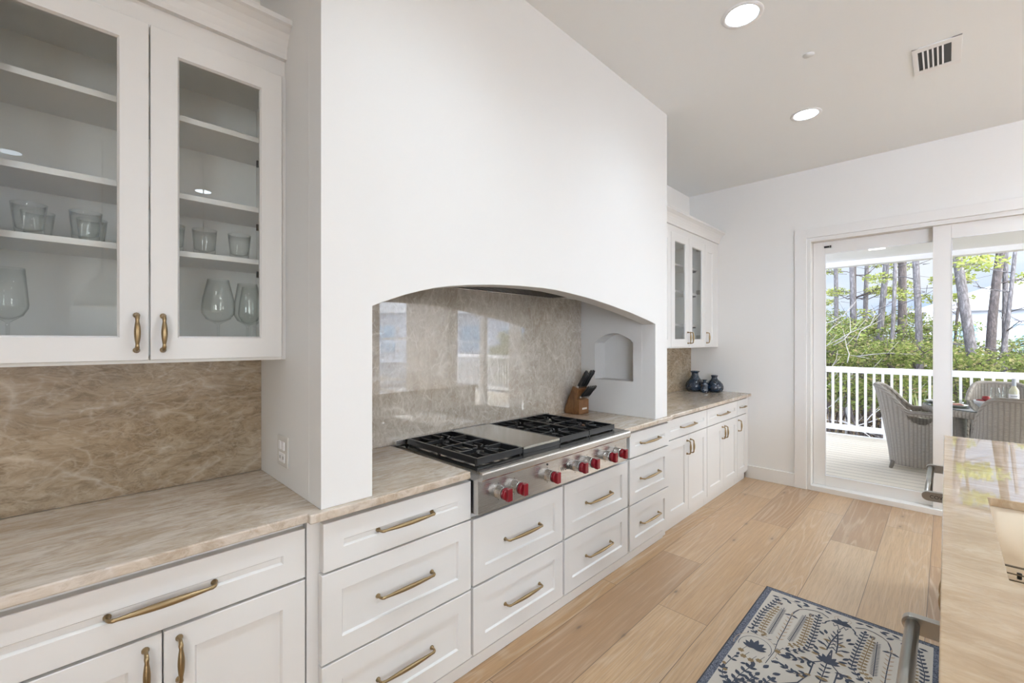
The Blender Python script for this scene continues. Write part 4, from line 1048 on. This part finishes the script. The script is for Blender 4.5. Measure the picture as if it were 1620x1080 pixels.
for y, lab in ((.86, 'white pendant with glowing bulb mirrored in the right glass door'), (.18, 'white dome pendant mirrored in the left glass door')):
    t = thing('pendant_lamp', (1.27, y, ZC), lab, 'pendant lamp', 'pendant lamps over the island')
    mb = MB(); mb.lathe((1.27, y, ZC), [(0, 0), (.075, 0), (.07, -.02), (0, -.022)], 24); mb.build('ceiling_canopy', M['white_ext'], t)
    mb = MB(); mb.sweep([(1.27, y, ZC-.02), (1.27, y, 1.98)], .006, 8); mb.build('stem', M['white_ext'], t)
    mb = MB(); mb.lathe((1.27, y, 1.72), [(.165, 0), (.163, .05), (.14, .13), (.09, .20), (.03, .245), (.02, .275), (.012, .275), (.02, .24), (.085, .193), (.134, .125), (.157, .05), (.160, 0)], 32, 0, True, False, False); mb.build('lamp_shade', M['white_ext'], t)
    mb = MB(); mb.lathe((1.27, y, 1.80), [(0, -.035), (.02, -.028), (.03, 0), (.024, .026), (.012, .05), (0, .052)], 16); mb.build('light_bulb', M['bulb'], t)

# ------------------------------------------------------------------ porch: deck, railing, ceiling
DZ0 = -.05
structure('deck_floor', MB().box(-4.2, 7.5, YF+.18, 8.70, DZ0-.10, DZ0), M['deck'])
structure('trim_5', MB().box(-4.2, 7.5, 8.66, 8.70, DZ0+.0005, DZ0+.012), M['white_ext'])
structure('porch_ceiling', MB().box(-4.2, 7.5, YF+.18, 8.80, 2.70, 2.80).box(-4.2, 7.5, 8.62, 8.80, 2.625, 2.699), M['white_ext'])
structure('porch_roof', MB().box(-4.4, 7.7, YB-.6, 9.1, 3.34, 3.46), M['roof'])
tag(MB().box(-.755, -.585, 7.60, 7.77, 2.693, 2.699).build('porch_light', M['porch_lens'], origin=(-.67, 7.68, 2.699)), 'flush light in the white porch ceiling outside', 'porch light')
t = thing('deck_railing', (1.5, 8.72, DZ0), 'white deck railing with square balusters around the porch', 'railing')
mb = MB(); mb.prism([(8.675, .982), (8.680, 1.020), (8.69, 1.029), (8.75, 1.029), (8.760, 1.020), (8.765, .982)], lambda u, v, k: (7.4 if k else -4.1, u, v)); mb.box(-4.1, 7.4, 8.70, 8.74, .94, .982); mb.build('top_rail', M['white_ext'], t)
MB().box(-4.1, 7.4, 8.70, 8.74, .02, .105).build('bottom_rail', M['white_ext'], t)
for i in range(98):
    x = -3.17 + i*.1035
    MB().box(x-.015, x+.015, 8.705, 8.735, .105, .94).build('baluster', M['white_ext'], t)
for x in (-.62, 2.75, 6.0): MB().box(x-.06, x+.06, 8.715-.03, 8.715+.03, DZ0, .02).build('support_block', M['white_ext'], t)

# ------------------------------------------------------------------ wicker chairs
def make_chair():
    t = thing('wicker_chair', (0, 0, 0), 'x', 'chair', 'grey wicker armchairs on the deck')
    # chair faces +x, origin at its footprint centre on the floor
    hw, dep = .295, .56
    NS, NZ = 132, 44
    def plan(s):                         # s in 0..1 from the left arm tip round the back to the right arm tip
        R_ = .20; straight = dep - R_; arc = PI/2*R_; back = 2*(hw-R_)
        tot = 2*straight + 2*arc + back; d = s*tot
        if d < straight: return (dep/2 - d, -hw), (0, -1), d
        d -= straight
        if d < arc: a = d/R_; return (-dep/2+R_ - R_*math.sin(a), -hw+R_ - R_*math.cos(a)), (-math.sin(a), -math.cos(a)), s*tot
        d -= arc
        if d < back: return (-dep/2, -hw+R_+d), (-1, 0), s*tot
        d -= back
        if d < arc: a = d/R_; return (-dep/2+R_ - R_*math.cos(a), hw-R_ + R_*math.sin(a)), (-math.cos(a), math.sin(a)), s*tot
        d -= arc
        return (-dep/2+R_+d, hw), (0, 1), s*tot
    def topz(px):
        q = (dep/2 - px)/dep             # 0 front .. 1 back
        k = min(1, max(0, (q-.66)/.34)); return .675 + .285*(k*k*(3-2*k))
    mb = MB(); grid = []
    for i in range(NS+1):
        (px, py), (nx, ny), d = plan(i/NS); col = []
        zt = topz(px)
        for j in range(NZ+1):
            z = .062 + (zt-.062)*j/NZ
            bx = -max(0, -nx)*.137*(max(0, z-.062)/.85)**1.3
            side = .02*math.sin(PI*min(1, z/.65))
            id_ = mb.vert((px + bx - (.0), py + ny*side, z)); mb.uv[id_] = (d, z); col.append(id_)
        grid.append(col)
    def hole(i, j):
        (px, py), n, d = plan((i+.5)/NS); z = .062 + (topz(px)-.062)*(j+.5)/NZ
        if abs(n[1]) < .9: return False
        e = ((px+.01)/.105)**2 + ((z-.635)/.085)**2
        return e < 1 and z < .638
    for i in range(NS):
        for j in range(NZ):
            if not hole(i, j): mb.face([grid[i][j], grid[i+1][j], grid[i+1][j+1], grid[i][j+1]], 0, True)
    mb.build('wicker_shell', M['wicker'], t, recalc=False, solid=.03)
    rim = [Vector(mb.v[c[-1]]) for c in grid]
    m2 = MB(); R0 = len(m2.v)
    m2.sweep([rim[0] + Vector((.0, 0, -.60))] + [rim[0] + Vector((.0, 0, -.05))] + rim + [rim[-1] + Vector((0, 0, -.05)), rim[-1] + Vector((0, 0, -.60))], .023, 10)
    for k, p in enumerate(m2.v): m2.uv[k] = (p[2]*.6 + (k % 10)*.0075, (k//10)*.0085*2.3)
    m2.build('rolled_rim', M['wicker'], t)
    m3 = MB(); m3.box(-.22, .285, -.262, .262, .30, .385); m3.build('seat_base', M['wicker_dk'], t, bevel=.02)
    m4 = MB(); m4.box(-.20, .28, -.255, .255, .386, .455); m4.build('seat_cushion', M['cushion'], t, bevel=.025, seg=3)
    for x, y in ((-.255, -.235), (-.255, .235), (.265, -.255), (.265, .255)):
        m5 = MB(); sx = -.02 if x < 0 else .0
        m5.sweep([(x, y, .09), (x+sx*.4, y, .05), (x+sx, y, 0.001)], [.021, .021, .017], 10); m5.build('leg', M['wicker_dk'], t)
    return t
ch = make_chair()
ch['label'] = 'grey wicker armchair seen from the side, left of the round table'
dup(ch, (.50, 6.36, DZ0), PI/2, 'grey wicker armchair with its back turned to the house')
dup(ch, (.47, 7.86, DZ0), -PI/2, 'grey wicker armchair on the far side of the table facing the house')
ch.location = (-.19, 7.045, DZ0)

# ------------------------------------------------------------------ outdoor table and what stands on it
TX, TY, TR, TZ = .50, 7.10, .70, .725
t = thing('outdoor_table', (TX, TY, DZ0), 'round wicker outdoor table with glass top between the chairs', 'table')
mb = MB(); mb.lathe((TX, TY, 0), [(TR-.03, .640), (TR, .645), (TR+.008, .68), (TR, .712), (TR-.05, .716), (TR-.06, .700), (TR-.05, .645)], 48, 0, True, False, False)
for k, p in enumerate(mb.v): mb.uv[k] = (math.atan2(p[1]-TY, p[0]-TX)*TR, p[2])
mb.build('table_apron', M['wicker'], t)
mb = MB(); mb.lathe((TX, TY, 0), [(0, .7165), (TR-.015, .7165), (TR-.012, .721), (TR-.015, .725), (0, .725)], 48, 0, False, False, False); mb.build('glass_top', glass_pane_mat('tinted_table_glass', (0.55, 0.62, 0.62)), t)
for a in range(4):
    q = PI/4 + a*PI/2; mb = MB(); mb.sweep([(TX+.55*math.cos(q), TY+.55*math.sin(q), .66), (TX+.53*math.cos(q), TY+.53*math.sin(q), DZ0)], .04, 14); mb.build('leg', M['wicker_dk'], t)
def outglass(x, y, lab):
    t = thing('wine_glass', (x, y, TZ), lab, 'glass', 'wine glasses on the outdoor table')
    prof = [(0, 0), (.034, 0), (.035, .002), (.008, .005), (.004, .012), (.0038, .085), (.012, .092), (.036, .105), (.043, .122), (.030, .215), (.0288, .215), (.0415, .122), (.034, .108), (.008, .097), (0, .096)]
    mb = MB(); mb.lathe((x, y, TZ), prof, 24, 0, True, False, False); mb.build('glass_body', M['tglass'], t)
outglass(.375, 7.04, 'left wine glass beside the red fruit bowl on the outdoor table')
outglass(.47, 7.17, 'right wine glass next to the wine bottle on the outdoor table')
t = thing('wine_bottle', (.508, 7.02, TZ), 'white wine bottle with pale label on the outdoor table', 'bottle')
mb = MB(); mb.lathe((.508, 7.02, TZ), [(0, 0), (.036, 0), (.0375, .004), (.0375, .185), (.034, .205), (.018, .235), (.0145, .25), (.0145, .27)], 28); mb.build('bottle_body', paint('pale_wine_glass', (0.62, 0.60, 0.42), 0.08), t)
mb = MB(); mb.lathe((.508, 7.02, TZ), [(.0379, .05), (.0380, .052), (.0380, .158), (.0379, .16)], 28, 0, True, False, False); lb = mb.build('paper_label', M['white_ext'], t)
mb = MB(); mb.lathe((.508, 7.02, TZ), [(.0152, .236), (.0156, .24), (.0156, .318), (.0150, .320), (0, .320)], 24, 0, True, False, False); mb.build('foil_capsule', paint('grey_foil', (0.42, 0.45, 0.50), 0.35), t)
dv = (Vector((0, 0)) - Vector((.508, 7.02))).normalized()
for sz_, zz in ((.012, .138),):
    tm = Matrix.Translation((.508 + dv.x*.0386, 7.02 + dv.y*.0386, TZ+zz)) @ Matrix.Rotation(math.atan2(dv.x, -dv.y), 4, 'Z') @ Matrix.Rotation(PI/2, 4, 'X')
    mb = MB()
    for k in range(6):
        p = tm @ Vector((-.022+k*.008, 0, 0)); q = tm @ Vector((-.0165+k*.008, 0, 0)); u = Vector((0, 0, .0045))
        mb.poly([p-u, q-u, q+u, p+u])
    mb.build('label_lettering', M['grey_ink'], lb, recalc=False)
t = thing('fruit_bowl', (.30, 6.86, TZ), 'white bowl on the outdoor table holding red fruit', 'bowl')
mb = MB(); mb.lathe((.30, 6.86, TZ), [(0, 0), (.04, 0), (.045, .006), (.085, .052), (.095, .085), (.091, .086), (.078, .05), (.04, .012), (0, .01)], 28, 0, True, False, False); mb.build('bowl_body', M['white_ext'], t)
M['fruit'] = paint('dark_red_fruit_skin', (0.27, 0.018, 0.022), 0.25)
rnd = random.Random(3)
fr_ = [(-.045, -.03, .070, 'red apple at the left rim of the fruit bowl'), (.045, -.03, .072, 'red apple at the right rim of the fruit bowl'), (-.01, .045, .072, 'red apple at the back of the fruit bowl'), (.0, -.01, .108, 'red apple on top of the heap in the fruit bowl'), (.055, .03, .075, 'red apple at the back right of the fruit bowl')]
for dx, dy, dz, lab in fr_:
    mb = MB(); mb.lathe((.30+dx, 6.86+dy, TZ+dz), [(0, -.027), (.012, -.031), (.028, -.015), (.034, .006), (.028, .024), (.012, .030), (0, .024)], 18)
    tag(mb.build('red_apple', M['fruit'], origin=(.30+dx, 6.86+dy, TZ+dz)), lab, 'fruit', 'red fruit in the bowl')
def plate(x, y, lab, nap):
    t = thing('dinner_plate', (x, y, TZ), lab, 'plate', 'place settings on the outdoor table')
    mb = MB(); mb.lathe((x, y, TZ), [(0, 0), (.08, 0), (.09, .004), (.128, .014), (.13, .017), (.09, .009), (0, .006)], 36, 0, True, False, False); mb.build('plate_body', M['white_ext'], t)
    return t
def napkin(x, y, z, r, lab, col):
    mb = MB(); 
    u = Vector((math.cos(r), math.sin(r), 0)); n = Vector((-math.sin(r), math.cos(r), 0))
    mb.obox((x, y, z+.007), (u, n, Vector((0,0,1))), (.085, .035, .006)); mb.obox((x+.012, y, z+.016), (u, n, Vector((0,0,1))), (.06, .03, .003))
    tag(mb.build('cloth_napkin', col, origin=(x, y, z), bevel=.004), lab, 'napkin', 'folded napkins on the plates')
M['pink'] = paint('pink_striped_napkin', (0.66, 0.38, 0.33), 0.9)
plate(.045, 6.90, 'white plate with napkin at the left side of the outdoor table', 1); napkin(.045, 6.90, TZ+.0095, .4, 'folded pale pink napkin on the left white plate', M['pink'])
plate(-.06, 7.22, 'white plate in front of the side seen wicker chair', 1); napkin(-.06, 7.22, TZ+.0095, -.3, 'folded white napkin on the plate by the side seen wicker chair', M['white_ext'])

# ------------------------------------------------------------------ woods outside
GZ0 = -1.6
structure('ground', MB().box(-60, 70, 8.9, 110, GZ0-.5, GZ0), M['ground'])
rnd = random.Random(11)
def leaves(mb, c, rad, n, size, rnd, shell=.35, mi=0, flat_=1.0):
    for _ in range(n):
        while True:
            d = Vector((rnd.uniform(-1,1), rnd.uniform(-1,1), rnd.uniform(-1,1)))
            l = d.length
            if shell < l < 1: break
        p = Vector((c[0]+d.x*rad[0], c[1]+d.y*rad[1], c[2]+d.z*rad[2]))
        u = Vector((rnd.gauss(0,1), rnd.gauss(0,1), rnd.gauss(0,.6)*flat_)).normalized()
        w = u.cross(Vector((rnd.gauss(0,1), rnd.gauss(0,1), rnd.gauss(0,1)))).normalized()
        s_ = size*rnd.uniform(.6, 1.4)
        mb.poly([p-u*s_, p+w*s_*.42, p+u*s_, p-w*s_*.42], mi)
def scrub_mesh(seed):
    r = random.Random(seed); f = MB(); st = MB(); global dry; dry = MB()
    for k in range(15):
        a = r.uniform(0, 2*PI); q = r.uniform(.1, 1.25); z = r.uniform(2.0, 3.5)*(1-.10*q)
        c = (q*math.cos(a), q*math.sin(a), z)
        leaves(f, c, (r.uniform(.32,.58), r.uniform(.32,.58), r.uniform(.18,.32)), 330, .043, r, .15)
        st.sweep([(r.uniform(-.2,.2), r.uniform(-.2,.2), 0), (c[0]*.45+r.uniform(-.1,.1), c[1]*.45, z*.5), (c[0], c[1], z)], [.035, .024, .008], 6)
        for q_ in range(4):
            d_ = Vector((r.gauss(0, 1), r.gauss(0, 1), r.uniform(-.2, 1))).normalized()*r.uniform(.4, .75); st.sweep([Vector(c) - d_*.2, Vector(c) + d_*.4, Vector(c) + d_ + Vector((0, 0, r.uniform(-.1, .15)))], [.010, .007, .003], 4)
    for k in range(16):
        a = r.uniform(0, 2*PI); q = r.uniform(.1, 1.3); c = Vector((q*math.cos(a), q*math.sin(a), 0)); p = [c]
        for i in range(4): c = c + Vector((r.uniform(-.16, .16), r.uniform(-.16, .16), .62)); p.append(c)
        st.sweep(p, [.022, .018, .013, .009, .004], 5)
    for k in range(7):
        a = r.uniform(0, 2*PI); q = r.uniform(.1, 1.3); leaves(dry, (q*math.cos(a), q*math.sin(a), r.uniform(.5, 2.1)), (.4, .4, .35), 95, .036, r, .1)
    return f, st
def scrub(seed, lab):
    t = thing('scrub_oak', (0, 0, 0), lab, 'bush', 'scrub oak bushes below the deck')
    f, st = scrub_mesh(seed); fo = f.build('foliage', M['leaf'], t, recalc=False); st.build('stem', M['bark_dk'], t); dry.build('dry_foliage', M['dry_leaf'], t, recalc=False); return t
protos = [scrub(s, 'x') for s in (1, 2, 3, 4)]
spots = []
for i, (x, y, s) in enumerate([(-3.6, 11.2, 1.0), (-2.2, 11.6, .90), (-1.0, 11.3, .95), (.3, 11.5, .82), (1.6, 11.4, .80), (2.9, 11.8, .85),
              (-4.2, 14.0, 1.08), (-2.7, 14.2, 1.06), (-1.3, 14.6, 1.04), (.1, 14.4, .92), (1.4, 14.8, .88), (2.8, 14.6, .92),
              (-5.4, 18, 1.25), (-3.6, 18.4, 1.2), (-1.9, 18.3, 1.22), (-.4, 18.8, 1.12), (1.3, 18.6, .92), (2.9, 18.2, .92), (4.6, 18.6, .95),
              (-7, 24, 1.4), (-4.6, 24.5, 1.38), (-2.3, 24.8, 1.34), (-.4, 24.3, 1.2), (1.8, 23, .95), (4.0, 23.4, .95), (5.6, 13, .95), (4.3, 12.2, .85), (8.2, 12.6, .95), (6.9, 11.6, .9), (6.4, 15.5, 1.1), (9.6, 14.5, 1.1)]):
    p = protos[i % 4]
    lab = 'green scrub oak bush ' + ('in the row just behind the deck railing' if y < 13.5 else 'in the second row beyond the railing' if y < 16.5 else 'among the trunks well beyond the railing' if y < 22 else 'in the farthest row below the trees')
    lab += ', left door glass' if x < -.1 else ', right door glass' if x < 3.2 else ', right of the picture'
    if i < 4: o = p; o.location = (x, y, GZ0)
    else: o = dup(p, (x, y, GZ0), i*1.3)
    if i < 4: o.rotation_euler = (0, 0, i*1.3)
    o.scale = (s, s, s*.98); o['label'] = lab
def pine(name, x, y, diam, h, lean, lab, bark='bark', wob=.10, crown=True, seed=0, fork=None):
    r = random.Random(seed+77); t = thing(name, (x, y, GZ0), lab, 'tree', 'pine trunks behind the deck')
    P, R = [], []; n = 12
    for i in range(n+1):
        q = i/n; w = wob*math.sin(q*5+seed)
        P.append((x + lean*q + w, y + .2*math.sin(q*3+seed*2), GZ0 + h*q)); R.append(diam/2*(1.12 - .55*q))
    mb = MB(); mb.sweep(P, R, 12); mb.build('trunk', M[bark], t)
    for k in range(7):
        q = r.uniform(.38, .92); i = int(q*n); p = Vector(P[i]); a = r.uniform(0, 2*PI); ln = r.uniform(.6, 1.7)
        e1 = p + Vector((math.cos(a), math.sin(a), r.uniform(-.1,.5)))*ln*.5; e2 = p + Vector((math.cos(a+.4), math.sin(a+.4), r.uniform(0,.6)))*ln
        b = MB(); b.sweep([p, e1, e2], [diam*.11, diam*.08, .008], 6)
        b.sweep([e1, e1 + Vector((math.cos(a-.8), math.sin(a-.8), .25))*ln*.4], [diam*.05, .005], 5); 
        for q_ in range(5):
            a2 = r.uniform(0, 2*PI); s0 = p.lerp(e2, r.uniform(.3, 1)); b.sweep([s0, s0 + Vector((math.cos(a2), math.sin(a2), r.uniform(-.3, .5)))*r.uniform(.25, .6)], [.010, .003], 4)
        b.build('branch', M[bark], t)
        if crown:
            f = MB(); leaves(f, e2, (.42, .42, .17), 190, .052, r, .05); f.build('foliage', M['needle'], t, recalc=False)
    return t
def at(ux, y): return ux*y
TL = [(-.150, 22, .17, 'bark', .1, 'slim grey trunk at the left edge of the door glass'), (-.122, 19, .17, 'bark', .15, 'grey trunk left of the dark brown one in the left door glass'), (-.117, 23, .25, 'bark_dk', .1, 'dark brown trunk second group from the left in the door glass'),
      (-.100, 24, .19, 'bark', .05, 'straight slim trunk third from the left in the door glass'), (-.081, 20, .20, 'bark', .5, 'leaning grey trunk near the middle of the left door glass'), (-.0655, 14, .085, 'bark', -.35, 'thin crooked trunk in front of the leaning one'),
      (-.058, 21, .24, 'bark_dk', .05, 'dark upright trunk right of middle in the left door glass'), (-.0365, 17, .17, 'bark', -.05, 'pale grey trunk nearest the right edge of the left door glass'), (-.049, 22, .11, 'bark', .25, 'thin trunk between the dark and the pale ones'),
      (.0035, 17, .20, 'bark', -.1, 'pale trunk half hidden by the middle door stile'), (.018, 19, .075, 'bark_dk', .3, 'thin wiry trunk in the right door glass')]
for i, (ux, y, dm, bk_, ln, lab) in enumerate(TL):
    pine('pine_tree', at(ux, y) - ln*.25, y, dm, 11.5, ln, lab, bk_, .08 if dm > .1 else .16, True, i)
pine('pine_tree', .70, 15, .205, 11, -1.05, 'thick leaning pine trunk with scaly bark in the right door glass', 'bark', .03, False, 40)
pine('pine_tree', .90, 17.5, .21, 11, .45, 'brown forked trunk right of the thick leaning pine', 'bark_dk', .16, True, 41)
pine('pine_tree', 1.20, 18.0, .125, 11, -.15, 'pale straight trunk at the right edge of the right door glass', 'bark', .04, True, 42)
pine('pine_tree', .62, 15.8, .115, 5.6, .62, 'grey diagonal trunk crossing behind the thick leaning pine', 'bark', .04, False, 43)
# bleached dead branches on the left
r = random.Random(5)
t = thing('dead_branch', (-1.6, 12.2, GZ0), 'bleached bare branches tangled in the scrub on the left', 'branch')
mb = MB()
for k in range(20):
    p = Vector((r.uniform(-2.1, -.75), 10.3 + r.uniform(0, .9), r.uniform(-.2, 1.9)))
    a = r.uniform(-.5, 1.2); pts = [p]
    for s_ in range(4): a += r.uniform(-.5, .5); p = p + Vector((math.cos(a), r.uniform(-.2,.2), math.sin(a)*.7))*.24; pts.append(p)
    mb.sweep(pts, [.011, .009, .007, .005, .003], 5)
    mb.sweep([pts[2], pts[2] + Vector((.15, .05, .22))], [.006, .002], 5)
mb.sweep([(-1.6, 12.2, GZ0), (-1.5, 11.6, 0), (-1.3, 10.8, .9)], [.03, .022, .012], 6)
mb.build('bare_twigs', M['twig'], t)
# spiky palm
t = thing('palm_plant', (-.31, 9.9, GZ0), 'spiky pale green palm behind the balusters beside the chair', 'plant')
mb = MB(); r = random.Random(8)
for k in range(46):
    a = r.uniform(0, 2*PI); el = r.uniform(.25, 1.45); ln = r.uniform(.55, .95); c = Vector((-.31, 9.9, .05))
    d_ = Vector((math.cos(a)*math.cos(el), math.sin(a)*math.cos(el), math.sin(el))); s_ = Vector((-math.sin(a), math.cos(a), 0))
    p0, p1, p2 = c, c + d_*ln*.6, c + d_*ln + Vector((0, 0, -.16*math.cos(el)))
    mb.poly([p0 - s_*.008, p1 - s_*.013, p2, p1 + s_*.013, p0 + s_*.008])
mb.build('blades', M['palm'], t, recalc=False)
mb = MB(); mb.sweep([(-.31, 9.9, GZ0), (-.30, 9.9, .1)], [.06, .045], 8); mb.build('stem', M['bark_dk'], t)

# ------------------------------------------------------------------ neighbouring houses
def house(x, y, rz, lab, w=13, d=9, h=4.6):
    t = thing('beach_house', (0, 0, 0), lab, 'house', 'white houses beyond the trees')
    MB().box(-w/2, w/2, -d/2, d/2, 0, h).build('wall', M['house_wall'], t)
    e = .7; mb = MB()
    a = [(-w/2-e, -d/2-e, h), (w/2+e, -d/2-e, h), (w/2+e, d/2+e, h), (-w/2-e, d/2+e, h)]; b0, b1 = (-w/2+d/2, 0, h+2.3), (w/2-d/2, 0, h+2.3)
    mb.poly([a[0], a[1], b1, b0]); mb.poly([a[2], a[3], b0, b1]); mb.poly([a[1], a[2], b1]); mb.poly([a[3], a[0], b0]); mb.poly(a)
    mb.build('roof', M['roof'], t)
    for k in range(5):
        xx = -w/2 + 1.4 + k*(w-2.8)/4
        o = MB().box(xx-.75, xx+.75, -d/2-.06, -d/2-.001, h-2.3, h-.6).build('window', M['house_wall'], t)
        MB().box(xx-.65, xx-.04, -d/2-.08, -d/2-.061, h-2.2, h-.7).box(xx+.04, xx+.65, -d/2-.08, -d/2-.061, h-2.2, h-.7).build('window_glass', M['blue_glass'], o)
    mb = MB(); mb.box(-w/2, w/2, -d/2-2.2, -d/2-.02, 1.9, 2.05); mb.build('balcony', M['house_wall'], t)
    mb = MB(); mb.box(-w/2, w/2, -d/2-2.2, -d/2-2.14, 2.95, 3.02)
    for k in range(48): xx = -w/2 + k*w/47; mb.box(xx-.03, xx+.03, -d/2-2.19, -d/2-2.15, 2.05, 2.95)
    mb.build('balcony_rail', M['house_wall'], t)
    for k in range(4):
        xx = -w/2+.3 + k*(w-.6)/3; MB().box(xx-.12, xx+.12, -d/2-2.2, -d/2-1.96, 0, h).build('porch_post', M['house_wall'], t)
    t.location = (x, y, GZ0); t.rotation_euler = (0, 0, rz); return t
hs = house(5.6, 38, 0.0, 'white house with pale metal roof behind the trees on the right')
dup(hs, (19, 19.5, GZ0), math.radians(-50), 'white neighbouring house mirrored in the stone behind the rangetop')

for o in bpy.data.objects:
    if '_o' in o: del o['_o']
